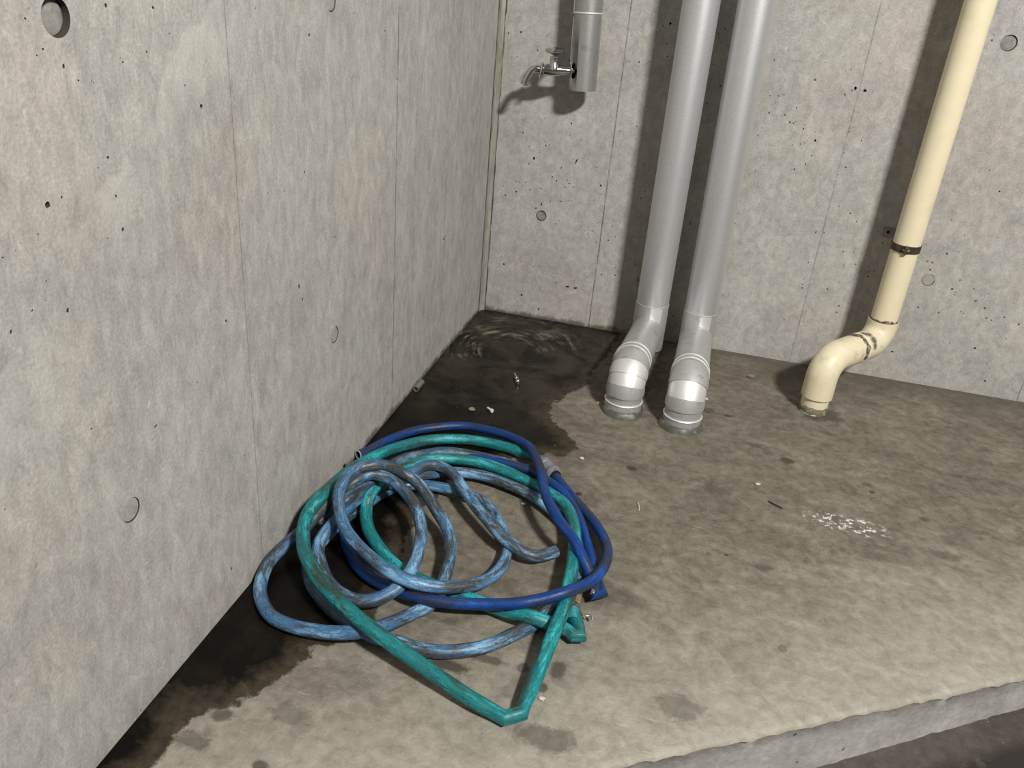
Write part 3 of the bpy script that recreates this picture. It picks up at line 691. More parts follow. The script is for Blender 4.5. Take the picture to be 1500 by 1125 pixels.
WH = 2.3
PITS_L = [(155, 8, 2.4, 4.6), (224, 11, 1.8, 3), (37, 27, 2.2, 2.2), (42, 12, 1, 1), (63, 72, 1.8, 2), (54, 81, 1.6, 1.6), (93, 97, 2, 4.2), (115, 118, 1.7, 1.7),
          (134, 119, 1.3, 1.3), (137, 121, 1, 1), (215, 76, 1.8, 1.8), (180, 91, 1.4, 1.5), (176, 85, 1.2, 1.2), (194, 76, 1, 1), (295, 156, 2.6, 3.8), (271, 125, 1.2, 1.8),
          (248, 49, 1, 1.8), (158, 231, 2, 2.6), (144, 246, 1.2, 1.2), (90, 289, 1.8, 2.2), (70, 300, 4.2, 5.6), (180, 336, 2.4, 3.2), (170, 287, 1.4, 3),
          (158, 349, 1.1, 1.4), (56, 343, 1.2, 1.4), (30, 356, 1.2, 1.2), (23, 367, 1.2, 1.2), (4, 377, 1.6, 1.6), (68, 412, 1, 1.6), (67, 440, 1, 1.2), (47, 455, 1.6, 2),
          (16, 486, 2, 4.6), (99, 454, 2.4, 4.5), (331, 470, 1.6, 3), (392, 282, 1, 1.2), (446, 252, 1, 3), (417, 280, .9, .9), (490, 347, 1.5, 1.5), (228, 624, 2.4, 2.2),
          (134, 628, 1.6, 1.6), (42, 710, 1.6, 1), (7, 746, 1.4, 1.2), (339, 833, 1.4, 3.4), (329, 849, 1.2, 1.4), (289, 560, 1.4, 1), (453, 51, 1.3, 2.8),
          (519, 19, 1, 1), (564, 45, 1, 1.4), (581, 116, .9, 1.2), (438, 420, 1.2, 5), (443, 438, 1, 4), (650, 350, 1.1, 2.6), (652, 346, 1, 1),
          (374, 12, 1, 1), (358, 667, 1.2, 1.6), (295, 660, 1, 1), (206, 1040, 1.6, 1.6)]
PITS_B = [(763, 47, 1.6, 1.2), (787.5, 73.5, .9, 1.5), (757, 83, .8, .8), (766, 176, 1, .8), (766, 194, 1.1, 1.8), (771, 205, .8, .8), (775, 214, .8, .8), (799, 207, .9, .9),
          (799.5, 213, 1.1, 1.4), (805, 212, .8, .8), (782, 232, 2, 3), (775, 240, .9, 1.6), (790, 223, .8, 1), (837, 181, 1.2, 1.6), (835, 198, .9, .9), (851, 205, .9, .8),
          (844, 237, 1.1, 4.2), (840, 233, .8, .8), (822, 246, 1, 1.4), (802, 246, 1, .8), (809, 259, 1.1, 1.2), (815, 265, 1, 1.4), (831, 264, 1.1, .8), (834, 269, 1.2, 1.4),
          (827, 274, 1, 1), (840, 274, .9, 1), (770, 267, 1.1, 1.1), (756, 266, 1, .9), (761, 266.5, .9, .9), (756, 281, 1.2, 1.6), (776, 278, .9, 1.3), (792, 276, .9, 2),
          (737.5, 272, .9, .8), (740, 286, 1.2, 1.2), (793, 299, 1, 3.2), (785, 305, 1.4, 1.4), (821, 295, 1.5, 1.1), (806, 295, 1, 1), (822, 287, .8, .8), (833, 294.5, .8, .7),
          (837, 294, .8, .7), (819, 323, .9, .7), (814, 328, 1.4, .8), (933, 185, 1.3, .9), (908, 192, 1, .9), (880, 272, 2, 1.6), (897, 331, .8, 1.3), (891, 352, 1.2, 1.2),
          (738, 387, 1.8, 1.6), (801, 386, .9, .7), (782, 390, .8, .8), (831, 420, 3, 1.6), (843, 422, 3.6, 1.3), (789, 453, 1.2, 2.6), (814, 414, 1.6, .8), (764, 432, 1.6, 2.2),
          (982, 34.5, 2.2, 2.2), (971.5, 38, 1, .8), (977, 64, 1.2, .8), (962, 85, .9, .7), (944, 242, .8, .8), (944, 280.5, .9, .9), (1040, 169, .8, .8), (922, 90, .9, .9),
          (916, 97, .8, .9), (936, 91, 1, 1.6), (952, 90, .8, .9), (924, 11, .8, .8), (924, 52, .9, .8), (1128, 140, 1, .8), (1140, 140.5, 1.4, 1), (1157, 179, 1, 1.8), (1165, 178, .8, .9),
          (1178, 183, .9, .9), (1177, 188.5, 1.2, 1.4), (1164, 194, .8, .8), (1194, 193, .9, .8), (1194, 206, 1.6, 1.9), (1160.5, 212, .8, .8), (1172.5, 211, .9, .8), (1178.5, 209, .8, .8),
          (1145, 169, .8, .8), (1116, 187, .8, .8), (1110, 198, 1, .9), (1189, 228, 1.2, .9), (1180, 240, 1.1, 1.3), (1163.5, 248, 1.2, 1.7), (1107, 250, .9, .7), (1135, 214, .7, .6),
          (1239, 245, 1, 1.5), (1262, 206, .9, 1.5), (1228, 256, .8, .9), (1236, 224, 1, .9), (1244, 193, .9, .9), (1229, 302, .9, .8), (1245.5, 312.5, 1.1, 1.3), (1254.5, 324.5, 1.1, .8),
          (1207, 341, .9, 1.2), (1195, 340, 1, 1.3), (1251, 370, .9, 1), (1273, 398, .8, .8), (1254, 25, 0, 0), (1450, 249, 1.1, .9), (1464, 280.5, 1.6, 1.2), (1083, 313, .8, .8),
          (1253, 129, 2.2, 3), (1267, 133, 2.4, 2.6), (1400, 428, 1.3, .8), (1428, 510, 2, 1.6), (1443, 558, 1.6, 1.4), (1307, 515, 2, 1.4), (1391, 502, 1.2, 1), (1411, 459, .9, .8)]


def make_wall(name, mat, box, axis, nrm, pits, ties):
    w = MB()
    w.box(*box)
    o = struct(w.build(name, mat, smooth=False))
    cut = MB()
    plugs = []
    for (px, py, rx, ry) in pits:
        if rx <= 0:
            continue
        c = on(px, py, axis, 0.0)
        k = depth(c) / FOC
        v = (CAM_C - c).normalized()
        fx = 1.0 / max(.25, abs(v.dot(Vector(nrm))))
        pit(cut, c, nrm, rx * k * (fx * .78 if axis == 0 else .9), ry * k * (.78 if axis == 0 else .9), max(.002, min(.007, rx * k * 2.0)), random.uniform(-.4, .4))
    for (px, py, r, dep, plug) in ties:
        c = on(px, py, axis, 0.0)
        cut.lathe([(r, .004), (r * .98, -dep)], c, nrm, 40)
        plugs.append((c, r, dep, plug))
    cobj = cut.build('cutter', MAT['pit'], smooth=False)
    boolean_cut(o, cobj)
    for c, r, dep, plug in plugs:
        p = MB()
        q = r * .93
        p.lathe([(q, -dep - .001), (q, -dep + plug - .0006), (q * .95, -dep + plug)], c, nrm, 40, wob=.012, seed=int(c.z * 1e4) % 97)
        par(p.build('tie_hole_plug', MAT['plug_dark'] if dep > .004 else MAT['plug']), o)
    return o


TR = .0165
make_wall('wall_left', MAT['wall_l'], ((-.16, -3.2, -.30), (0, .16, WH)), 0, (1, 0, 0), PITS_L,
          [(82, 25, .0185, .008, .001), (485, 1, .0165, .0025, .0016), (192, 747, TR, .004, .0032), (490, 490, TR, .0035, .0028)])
make_wall('wall_back', MAT['wall_b'], ((0, 0, -.30), (2.6, .16, WH)), 1, (0, -1, 0), PITS_B,
          [(793, 316, .0155, .0060, .0010), (1360, 410, TR, .0032, .0024), (1478, 63, .0185, .0050, .0012)])

# sealant strip down the corner, with its two shadow grooves
t = MB()
prof = [(0.0, -.0265), (.0022, -.0265), (.0030, -.0235), (.0030, -.019), (.0005, -.0178), (.0005, -.0165), (.0042, -.0150), (.0052, -.0105),
        (.0075, -.0075), (.0105, -.0052), (.0135, -.0042), (.0150, -.0020), (.0158, .0)]
rings = []
for i in range(121):
    z = -.01 + i * (WH + .01) / 120
    w = 1 + .10 * math.sin(i * 1.7) * math.sin(i * .61) + random.uniform(-.05, .05)
    rings.append(t.ring([(a * w, b * (.94 + .06 * w), z) for a, b in prof]))
for p, q in zip(rings[:-1], rings[1:]):
    for k in range(len(p) - 1):
        t.f.append((p[k], p[k + 1], q[k + 1], q[k]))
struct(t.build('trim_1', MAT['seal'], smooth=False))


# --- slab with its wet patch
def seg_dist(p, a, b):
    ax, ay = a
    bx, by = b
    dx, dy = bx - ax, by - ay
    t = max(0, min(1, ((p[0] - ax) * dx + (p[1] - ay) * dy) / (dx * dx + dy * dy + 1e-12)))
    return math.hypot(p[0] - ax - dx * t, p[1] - ay - dy * t)


def inside(p, poly):
    c = False
    for (ax, ay), (bx, by) in zip(poly, poly[1:] + poly[:1]):
        if (ay > p[1]) != (by > p[1]) and p[0] < (bx - ax) * (p[1] - ay) / (by - ay) + ax:
            c = not c
    return c


EDGE = [(905, 497), (888, 520), (870, 545), (857, 562), (833, 580), (812, 593), (806, 605), (818, 622), (838, 642), (846, 657), (828, 670), (800, 664), (770, 668),
        (735, 684), (700, 692), (652, 716), (630, 736), (612, 758), (605, 776), (596, 792), (590, 804), (592, 818), (584, 842), (574, 872), (552, 896), (541, 914), (519, 942), (492, 947),
        (464, 952), (458, 964), (438, 977), (397, 1004), (354, 1034), (330, 1036), (306, 1037), (286, 1046), (259, 1068), (243, 1092), (240, 1105), (205, 1150), (150, 1220)]
poly = [(-.4, .4), (.47, .4)] + [tuple(fl(*e)[:2]) for e in EDGE] + [(-.4, -2.35)]


def wet_at(x, y):
    d = min(seg_dist((x, y), a, b) for a, b in zip(poly, poly[1:] + poly[:1]))
    return d if inside((x, y), poly) else -d


def lip_y(x):
    return -1.5455 + (x - .59509795) * .61185


NX, NY = 200, 170
fb = MB()
wet, lip = [], []
XS = [2.6 * i / NX for i in range(NX + 1)]
rows = []
rnd = random.Random(3)
chip = [sum(math.sin(x * f + p) * a for f, p, a in ((23, 1, .5), (61, 2, .6), (147, 0.4, .7), (290, 3.3, .5))) for x in XS]
for j in range(NY + 1):
    row = []
    t = j / NY
    for i, x in enumerate(XS):
        ly = lip_y(x) + chip[i] * .0005
        y = ly * t
        z = 0.0
        row.append(len(fb.v))
        fb.v.append((x, y, z))
        wet.append(max(-.2, min(.3, wet_at(x, y))) if x < 1.0 else -.2)
        lip.append((lip_y(x) - y) / .45 if y - lip_y(x) < .45 else -1.0)
    rows.append(row)
for (dy, dz) in ((.0025, -.0022), (.0040, -.0065)):          # worn arris of the lip
    row = []
    for i, x in enumerate(XS):
        row.append(len(fb.v))
        k = 1 + .25 * chip[i]
        fb.v.append((x + dy * .5 * k, lip_y(x) + chip[i] * .0005 - dy * k, dz * k))
        wet.append(-.2 if x > .35 else wet_at(x, lip_y(x)))
        lip.append(0.0)
    rows.append(row)
for a, b in zip(rows[:-1], rows[1:]):
    for i in range(NX):
        fb.f.append((a[i], b[i], b[i + 1], a[i + 1]))
fb.attr = [(0, 0, 0)] * len(fb.v)
floor = struct(fb.build('floor', MAT['floor'], smooth=True, angle=60))
for nm, data in (('wet', wet), ('lip', lip)):
    at = floor.data.attributes.new(nm, 'FLOAT', 'POINT')
    at.data.foreach_set('value', data)

kb = MB()
prev = None


def kz(x):
    return -.081 - (1.29 - x) * .085


for i, x in enumerate(XS):
    y = lip_y(x) + chip[i] * .0005
    k = 1 + .25 * chip[i]
    z = kz(x)
    pts = [(x + .002, y - .0036 * k, -.0058 * k), (x, y - .001, -.010), (x, y + .0006 * chip[i], -.04), (x, y - .001 - .0008 * chip[(i * 7) % NX], z + .010),
           (x, y - .0025 - .0015 * chip[(i * 5) % NX], z - .012), (x, .0, z - .012)]
    r = kb.ring(pts)
    if prev:
        for a in range(len(r) - 1):
            kb.f.append((prev[a], prev[a + 1], r[a + 1], r[a]))
    prev = r
struct(kb.build('trim_2', MAT['kerb'], smooth=True, angle=50))
lf = MB()
lf.box((0, -3.6, -.40), (2.6, 0, 0))
lf.v = [(x, y, kz(x) if z == 0 else z) for x, y, z in lf.v]
struct(lf.build('floor', MAT['lower'], smooth=False))


# ------------------------------------------------------------------ hoses
def cat(pieces, n=4):
    """smooth each stretch; the joins between stretches are folds (kinks)"""
    pts, brk = [], []
    for k, P in enumerate(pieces):
        q = spline(P, n)
        if k:
            brk.append(len(pts) - 1)
            q = q[1:]
        pts += q
    return pts, brk


def hose(name, pieces, r, mat, label, cat_, kinks=None, hollow=.76, group=None):
    pts, brk = cat(pieces)
    n = len(pts)
    arc = [0.0]
    for a, b in zip(pts[:-1], pts[1:]):
        arc.append(arc[-1] + (b - a).length)
    scales = []
    for i in range(n):
        k = 0.0
        for b in brk:
            k = max(k, max(0.0, 1 - abs(arc[i] - arc[b]) / .045))
        k = k * k * (3 - 2 * k)
        scales.append((1 + (kinks[0] - 1) * k, 1 + (kinks[1] - 1) * k) if kinks else (1, 1))
    zmin = [r * s[1] + .0005 for s in scales]
    pts = [Vector((p.x, p.y, max(p.z, zm))) for p, zm in zip(pts, zmin)]
    mb = MB()
    mb.sweep(pts, r, 24, True, hollow, scales, brk)
    root = thing(name, label, cat_, pts[n // 2].copy(), group)
    mb.build('hose_tube', mat, root, attr='hose', angle=50)
    return root, pts


royal, rp = hose('garden_hose', ROYAL, .0098, MAT['h_royal'], 'royal blue rubber hose with an open cut end near the left wall', 'hose', (.9, .85), group='hoses in the coil')
teal, tp = hose('garden_hose', TEAL, .0117, MAT['h_teal'], 'turquoise hose with a sharp fold nearest the front of the slab', 'hose', (.86, .95), group='hoses in the coil')
lightb, lp = hose('garden_hose', LIGHT, .0110, MAT['h_light'], 'long light blue hose coiled in several loose loops on the slab', 'hose', group='hoses in the coil')
shortb, sp = hose('garden_hose', SHORT, .0110, MAT['h_short'], 'short faded blue hose lying between turquoise hoses at the back of the coil', 'hose', group='hoses in the coil')


def band(p, t, r, w, name, mat, parent, lugs=True):
    m = MB()
    m.lathe([(r, -w), (r + .0012, -w), (r + .0014, 0), (r + .0012, w), (r, w)], p, t, 32, False, False)
    return m.build(name, mat, parent)


# cut rim of the royal hose
d = (rp[0] - rp[1]).normalized()
m = MB()
m.lathe([(.0076, -.001), (.0076, .0006), (.0097, .0006), (.0099, -.001)], rp[0], d, 32, False, False)
m.build('cut_rim', MAT['cut'], royal)['label'] = 'pale cut rim of the open hose end'
# brass bolt tucked under the royal loop, on the folded hose
c = fl(869, 867, .024)
v = (fl(864, 880, .022) - fl(870, 862, .024)).normalized()
m = MB()
m.lathe([(.0040, -.016), (.0046, -.015), (.0046, .0045), (.0038, .0058), (.0020, .0062)], c, v, 24)
m.build('brass_plug', MAT['brass'], royal)['label'] = 'round brass plug'
# turquoise tail: ribbed sleeve, clamp, brass cap and wing screw
q0, q1 = tp[-1], tp[-14]
ax = (q0 - q1).normalized()
m = MB()
rib = []
for i in range(19):
    rib.append((.0118 + (.0009 if i % 2 else 0), -.030 + i * .0016))
m.lathe(rib, q0, ax, 32, False, False)
m.build('ribbed_sleeve', MAT['h_teal'], teal)
tband = band(q0 - ax * .0, ax, .0122, .005, 'clamp_band', MAT['steel'], teal)
c = fl(843, 887, .022)
v = (fl(838, 900, .019) - fl(842, 886, .022)).normalized()
m = MB()
m.lathe([(.0045, -.020), (.0068, -.019), (.0068, .001), (.0062, .0035), (.004, .0045)], c, v, 28)
m.build('brass_cap', MAT['brass'], teal)['label'] = 'dull brass cap'
m = MB()
a, b = fl(847, 890, .020), fl(857, 907, .014)
m.sweep([a, a.lerp(b, .5), b], .0016, 12)
m.build('clamp_screw', MAT['steel'], tband)
m = MB()
dirv = (b - a).normalized()
sd = dirv.cross(Vector((0, 0, 1))).normalized()
w = b - dirv * .006
for s in (-1, 1):
    m.sweep(spline([w, w + sd * s * .008 + dirv * .002, w + sd * s * .014 + dirv * .006 + Vector((0, 0, .003)), w + sd * s * .012 + dirv * .011], 5), .0019, 10)
m.lathe([(.0034, -.004), (.0034, .004)], w, dirv, 16)
m.build('wing_nut', MAT['steel'], tband)
# clamp on the end of the short faded hose
d = (sp[0] - sp[1]).normalized()
sband = band(sp[0] + (sp[6] - sp[0]) * .3, d, .0112, .005, 'clamp_band', MAT['steel'], shortb)
m = MB()
cc = sp[0] + d * .004 + Vector((0, 0, .009))
m.obox(cc, d, d.cross(Vector((0, 0, 1))).normalized(), Vector((0, 0, 1)), .006, .004, .004)
m.build('clamp_screw', MAT['steel'], sband)

# grey coupling between the turquoise and the royal hose
pa, pb = tp[0], rp[-1]
ax = (pb - pa).normalized()
L = (pb - pa).length
cp = MB()
cp.lathe([(.0115, -.004), (.0150, -.003), (.0152, .006), (.0138, .008), (.0126, .0085), (.0126, .011), (.0148, .0115), (.0146, L * .5 + .010), (.0150, L + .000),
          (.0166, L + .002), (.0168, L + .010), (.0158, L + .012), (.0118, L + .0125)], pa, ax, 40)
cpo = thing('hose_coupling', 'grey plastic coupling joining the turquoise and royal blue hoses', 'coupling', pa.copy())
cp.build('coupling_body', MAT['grey_pvc'], cpo)
cp = MB()
cp.lathe([(.0112, .0), (.0119, .001), (.0119, .006), (.0108, .0065)], pa + ax * (L + .0125), ax, 32)
cp.build('rubber_gland', MAT['black'], cpo)


# ------------------------------------------------------------------ silver lagged pipes
def silver_pipe(label, base, up0, up1, zr0, zr1, seam):
    bx, by = base
    R_ = .0452
    root = thing('lagged_pipe', label, 'pipe', (bx, by, 0), 'silver lagged pipes')
    b = Vector((bx, by, 0))
    up0, up1 = Vector(up0), Vector(up1)
    # run from the elbow to the wall riser
    Rb = .052
    zs = zr0 - Rb
    start = b + Vector((0, Rb, zr0))
    end = Vector((up0.x, up0.y, zr1))
    run = (end - start).normalized()
    # stub
    m = MB()
    m.lathe([(R_, -.002), (R_, .03), (R_ - .0012, .0305), (R_ - .0012, zs + .014)], b, (0, 0, 1), 56)
    m.build('floor_stub', MAT['elbow'], root)
    # segmented elbow: gores meet on mitre planes
    hdir = Vector((run.x, run.y, 0)).normalized()
    cen = b + Vector((0, 0, zs)) + hdir * Rb
    n = 3
    angs = [0] + [math.radians(90) * k / n for k in range(1, n)] + [math.radians(90)]
    mids = [0] + [math.radians(q) for q in ((20, 42, 62) if seam else (20, 50, 70))] + [math.radians(90)]
    sd = hdir.cross(Vector((0, 0, 1)))
    SEG = 56

    def mring(mb, phi, rr):
        # ring on the mitre plane through the bend centre at angle phi
        o = -hdir * math.cos(phi) + Vector((0, 0, 1)) * math.sin(phi)
        p = cen + o * Rb
        return mb.ring([p + o * math.cos(2 * math.pi * k / SEG) * rr + sd * math.sin(2 * math.pi * k / SEG) * rr for k in range(SEG)])

    names = ['elbow_gore'] * (len(mids) - 1)
    for k in range(len(mids) - 1):
        g = MB()
        rr = R_ + (.0018 if k % 2 == 0 else .0003)
        r0 = mring(g, mids[k] - (.05 if k else 0), rr)
        r1 = mring(g, (mids[k] + mids[k + 1]) / 2, rr + .0004)
        r2 = mring(g, mids[k + 1], rr)
        g.bridge(r0, r1)
        g.bridge(r1, r2)
        g.build(names[k], MAT['bead'] if k in ((1, 2) if seam else (1,)) else MAT['elbow'], root)
    # bead round the stub and two round the run
    def beadring(c, ax, nm='bead'):
        g = MB()
        g.lathe([(R_ - .001, -.0022), (R_ + .0012, -.0016), (R_ + .0022, 0), (R_ + .0012, .0016), (R_ - .001, .0022)], c, ax, 56, False, False)
        g.build(nm, MAT['bead'], root)
    beadring(b + Vector((0, 0, .030)), (0, 0, 1))
    for dd in (.012, .040):
        beadring(start + run * dd, run)
    # run
    m = MB()
    m.lathe([(R_ + .0004, -.002), (R_ + .0004, .040), (R_ - .0006, .041), (R_ - .0006, (end - start).length - .004)], start, run, 56)
    m.build('lagged_run', MAT['elbow'], root)
    # riser and its mitre cuff, with a folded foot
    ax = (up1 - up0).normalized()
    top = up0 + ax * ((1.75 - up0.z) / ax.z)
    f0 = up0 + ax * ((.004 + R_ * .0 - up0.z) / ax.z)
    m = MB()
    zc = up0 + ax * ((.128 + .022 - up0.z) / ax.z)
    m.lathe([(R_ - .0004, 0), (R_ - .0004, (top - zc).length)], zc - ax * .01, ax, 56)
    m.build('riser_jacket', MAT['jacket'], root)
    m = MB()
    m.lathe([(R_ - .012, 0), (R_ + .0012, .012), (R_ + .0012, (zc - f0).length), (R_ - .001, (zc - f0).length + .001)], f0, ax, 56)
    m.build('mitre_cuff', MAT['elbow'], root)
    m = MB()                                                    # folded lap down the front of the cuff
    fwd = -Vector((0, 1, 0))
    sdv = Vector((1, 0, 0))
    pc = f0 + ax * ((zc - f0).length - .02)
    rg = []
    for h in (-.028, .018):
        q = pc + ax * h
        rg.append(m.ring([q + (fwd * math.cos(t) + sdv * math.sin(t)) * (R_ + .0021) for t in (.02, .16, .30, .44, .58, .72)]))
    for k in range(5):
        m.f.append((rg[0][k], rg[0][k + 1], rg[1][k + 1], rg[1][k]))
    m.build('lap_seam', MAT['bead'], root)
    # sealant ring on the slab
    m = MB()
    m.lathe([(R_ + .010, -.001), (R_ + .009, .003), (R_ + .0055, .009), (R_ + .003, .013), (R_ - .001, .015)], b, (0, 0, 1), 56, False, False, .022, int(bx * 100))
    m.build('base_sealant', MAT['caulk'], root)
    return root


UPY = -.105
u0, u1 = on(955, 450, 1, UPY), on(1028, 0, 1, UPY)
silver_pipe('left one of the twin silver lagged pipes, its elbow nearer the dark wet corner', (.511, -.4916), u0, u1, .102, .068, True)
u0, u1 = on(1026, 460, 1, UPY), on(1110, 0, 1, UPY)
silver_pipe('right one of the twin silver lagged pipes, its elbow nearer the cream pipe', (.657, -.511), u0, u1, .106, .070, False)

# ------------------------------------------------------------------ tap and its lagged pipe
FY = -.066
fb0, fb1 = on(853, 132, 1, FY), on(863, 0, 1, FY)
fax = (fb1 - fb0).normalized()
FR = .0360
fp = thing('lagged_pipe', 'silver lagged pipe ending above the floor, with a tap through its side', 'pipe', fb0.copy(), 'silver lagged pipes')
m = MB()
top = 1.75
L = (top - fb0.z) / fax.z
beadh = (on(862, 19, 1, FY).z - fb0.z) / fax.z
m.lathe([(FR - .0022, .003), (FR - .0022, 0), (FR, 0), (FR, beadh), (FR, L), (FR - .0022, L), (FR - .0022, .004)], fb0, fax, 64, False, False)
rings_n = 64
for k in range(rings_n):
    a = 6 * rings_n
    m.f.append((a + k, a + (k + 1) % rings_n, (k + 1) % rings_n, k))
jk = m.build('pipe_jacket', MAT['jacket_old'], None)
hole_c = fb0 + fax * .047
hd = Vector((-.64, -.77, 0)).normalized()
cu = MB()
a_, b_ = hd.cross(Vector((0, 0, 1))).normalized(), Vector((0, 0, 1))
rr = [cu.ring([hole_c + hd * h + a_ * math.cos(2 * math.pi * k / 32) * .0125 + b_ * math.sin(2 * math.pi * k / 32) * .0195 for k in range(32)]) for h in (.012, .06)]
cu.bridge(rr[0], rr[1])
cu.f += [tuple(rr[0][::-1]), tuple(rr[1])]
cuo = cu.build('cutter', MAT['jacket_old'])
boolean_cut(jk, cuo)
for p in jk.data.polygons:
    p.use_smooth = True
par(jk, fp)
m = MB()
m.lathe([(FR - .0024, 0), (FR - .0024, .005)], fb0 + fax * .004, fax, 48)
m.build('end_cap', MAT['jacket_old'], fp)
m = MB()
m.lathe([(FR - .001, -.0026), (FR + .0014, -.0018), (FR + .0024, 0), (FR + .0014, .0018), (FR - .001, .0026)], fb0 + fax * beadh, fax, 64, False, False)
m.build('bead', MAT['bead'], fp)
m = MB()
e0 = Vector((-.93, -.37, 0)).normalized()
m.obox(fb0 + fax * (L / 2 + .03) + e0 * (FR + .0003), fax, e0, fax.cross(e0), L / 2 - .03, .0012, .0022)
m.build('jacket_seam', MAT['jacket_old'], fp)
m = MB()
m.sweep([fb0 + fax * .044, fb0 + fax * .25], .0245, 28)
m.build('inner_pipe', MAT['copper'], fp)

# tap: points along its body from the pipe out to the spout
tapr = thing('water_tap', 'chrome tap with round handle and curved spout by the corner', 'tap', on(835, 104, 1, -.088))
P0 = on(845, 104.5, 1, -.080)
P1 = on(811, 101.5, 1, -.098)
P2 = on(791, 101.5, 1, -.107)
axh = (P2 - P0).normalized()
m = MB()
LT = (P2 - P0).length
m.lathe([(.0085, -.012), (.0085, .0), (.0092, .001), (.0098, LT * .25), (.0118, LT * .38), (.0145, LT * .52), (.0155, LT * .66), (.0148, LT * .80), (.0136, LT * .90), (.0170, LT * .93),
         (.0172, LT * .965), (.0155, LT * 1.0), (.0085, LT * 1.01)], P0, axh, 40)
m.build('valve_body', MAT['chrome'], tapr)
m = MB()
vz = (on(812, 82, 1, -.098) - on(810.5, 101, 1, -.098)).normalized()
HB = (on(812, 77, 1, -.098) - P1).length
m.lathe([(.0160, 0), (.0140, HB * .25), (.0112, HB * .38), (.0105, HB * .58)], P1, vz, 36)
m.build('bonnet', MAT['chrome'], tapr)
m = MB()
m.lathe([(.0120, HB * .56), (.0126, HB * .58), (.0126, HB * .74), (.0115, HB * .78), (.0052, HB * .80)], P1, vz, 6)
m.build('packing_nut', MAT['chrome'], tapr)
m = MB()
m.lathe([(.0046, HB * .76), (.0052, HB * .84), (.0110, HB * .90), (.0185, HB * .98), (.0225, HB * 1.00), (.0255, HB * 1.04), (.0264, HB * 1.11), (.0262, HB * 1.18), (.0245, HB * 1.23), (.0215, HB * 1.25),
         (.0165, HB * 1.22), (.0110, HB * 1.24), (.0075, HB * 1.31), (.004, HB * 1.33)], P1, vz, 48)
m.build('handle', MAT['chrome'], tapr)
m = MB()
S = [P2 + axh * .0, on(785, 100.5, 1, -.110), on(779, 103, 1, -.113), on(774, 110, 1, -.116), on(770, 118, 1, -.118), on(767.5, 123.5, 1, -.119)]
S = spline(S, 6)
m.sweep(S, .0092, 24, True, .78)
spo = m.build('spout', MAT['chrome'], tapr)
m = MB()
tip = S[-1]
dv = (S[-1] - S[-2]).normalized()
m.lathe([(.0088, -.003), (.0101, -.0026), (.0103, .0004), (.0088, .001)], tip, dv, 28, False, False)
m.build('spout_lip', MAT['chrome'], spo)
m = MB()
m.lathe([(.0042, -.006), (.0042, .004), (.003, .005)], P2 + Vector((.003, -.002, -.016)), (0, 0, 1), 12)
m.build('drain_screw', MAT['chrome'], tapr)
m = MB()
m.lathe([(.0085, -.03), (.0085, .011)], P0 - axh * .002, axh, 28)
m.build('inlet_nipple', MAT['copper'], tapr)
m = MB()
m.lathe([(.0092, 0), (.0165, .001), (.0172, .0025), (.0150, .004), (.0092, .0045)], P0 + axh * .013, axh, 40, False, False)
m.build('cover_plate', MAT['chrome'], tapr)

# ------------------------------------------------------------------ cream PVC pipe
CY = -.104
cb = fl(1190, 601)
c0, c1 = on(1294, 470, 1, CY), on(1437, 0, 1, CY)
cax = (c1 - c0).normalized()
cr = thing('drain_pipe', 'cream plastic drain pipe with a double elbow running up the back wall', 'pipe', cb.copy())
ZE = .146
RP, RF = .0335, .0385
cu_ = c0 + cax * ((ZE - c0.z) / cax.z)
hv = Vector((cu_.x - cb.x, cu_.y - cb.y, 0))
HL = hv.length
hv.normalize()
Z = Vector((0, 0, 1))
m = MB()
m.lathe([(RP, -.002), (RP, .075)], cb, (0, 0, 1), 48)
m.build('floor_stub', MAT['pvc'], cr)
RB = .052
m = MB()
cen = cb + Z * (ZE - RB) + hv * RB
path = [cb + Z * .044, cb + Z * (.052), cb + Z * (ZE - RB)] + arc_pts(cen, -hv, Z, RB, 0, math.pi / 2, 14)[1:] + [cb + Z * ZE + hv * (HL * .52)]
m.sweep(path, RF, 48, True, .9)
m.build('lower_elbow', MAT['pvc_fit'], cr)
m = MB()
m.sweep([cb + Z * ZE + hv * (HL * .45), cb + Z * ZE + hv * (HL * .66)], RP + .001, 48)
m.build('nipple', MAT['pvc'], cr)
m = MB()
cen = cu_ + Z * RB - hv * RB
pth = [cu_ - hv * (HL * .44), cu_ - hv * RB] + arc_pts(cen, -Z, hv, RB, 0, math.pi / 2, 14)[1:]
e_end = cu_ + cax * ((c0.z + .004 - cu_.z) / cax.z)
pth.append(e_end)
m.sweep(pth, RF, 48, True, .86)
n = NT('cream_fitting_with_glue_smears')
co = n.obj()
c_ = n.mix(n.rng(n.noise(co, 22, 6, .65), .57, .74), (.73, .65, .46), (.50, .43, .31))
msk = None
ue = m.build('upper_elbow', n.m, cr)
bpy.context.view_layer.update()
for (px, py, rr_) in ((1265, 489, .013), (1273, 490, .012), (1280, 498, .014), (1282, 507, .012), (1262, 500, .009)):
    hit, q, nn, fi = ue.ray_cast(CAM_C, ray(px, py).normalized())
    if not hit:
        continue
    d_ = n.vmath('LENGTH', n.vmath('SUBTRACT', co, tuple(q)))
    v_ = n.rng(n.math('ADD', d_, n.math('MULTIPLY', n.math('SUBTRACT', n.noise(co, 70, 5, .65), .5), .016)), rr_ * .45, rr_ * 1.1, .92, 0)
    msk = v_ if msk is None else n.math('MAXIMUM', msk, v_)
c_ = n.mix(msk, c_, (.075, .062, .052))
n.set(col=c_, rough=.42, spec=.45)
m = MB()
m.sweep([e_end - cax * .03, e_end + cax * ((1.75 - e_end.z) / cax.z)], RP, 48)
m.build('riser', MAT['pvc'], cr)


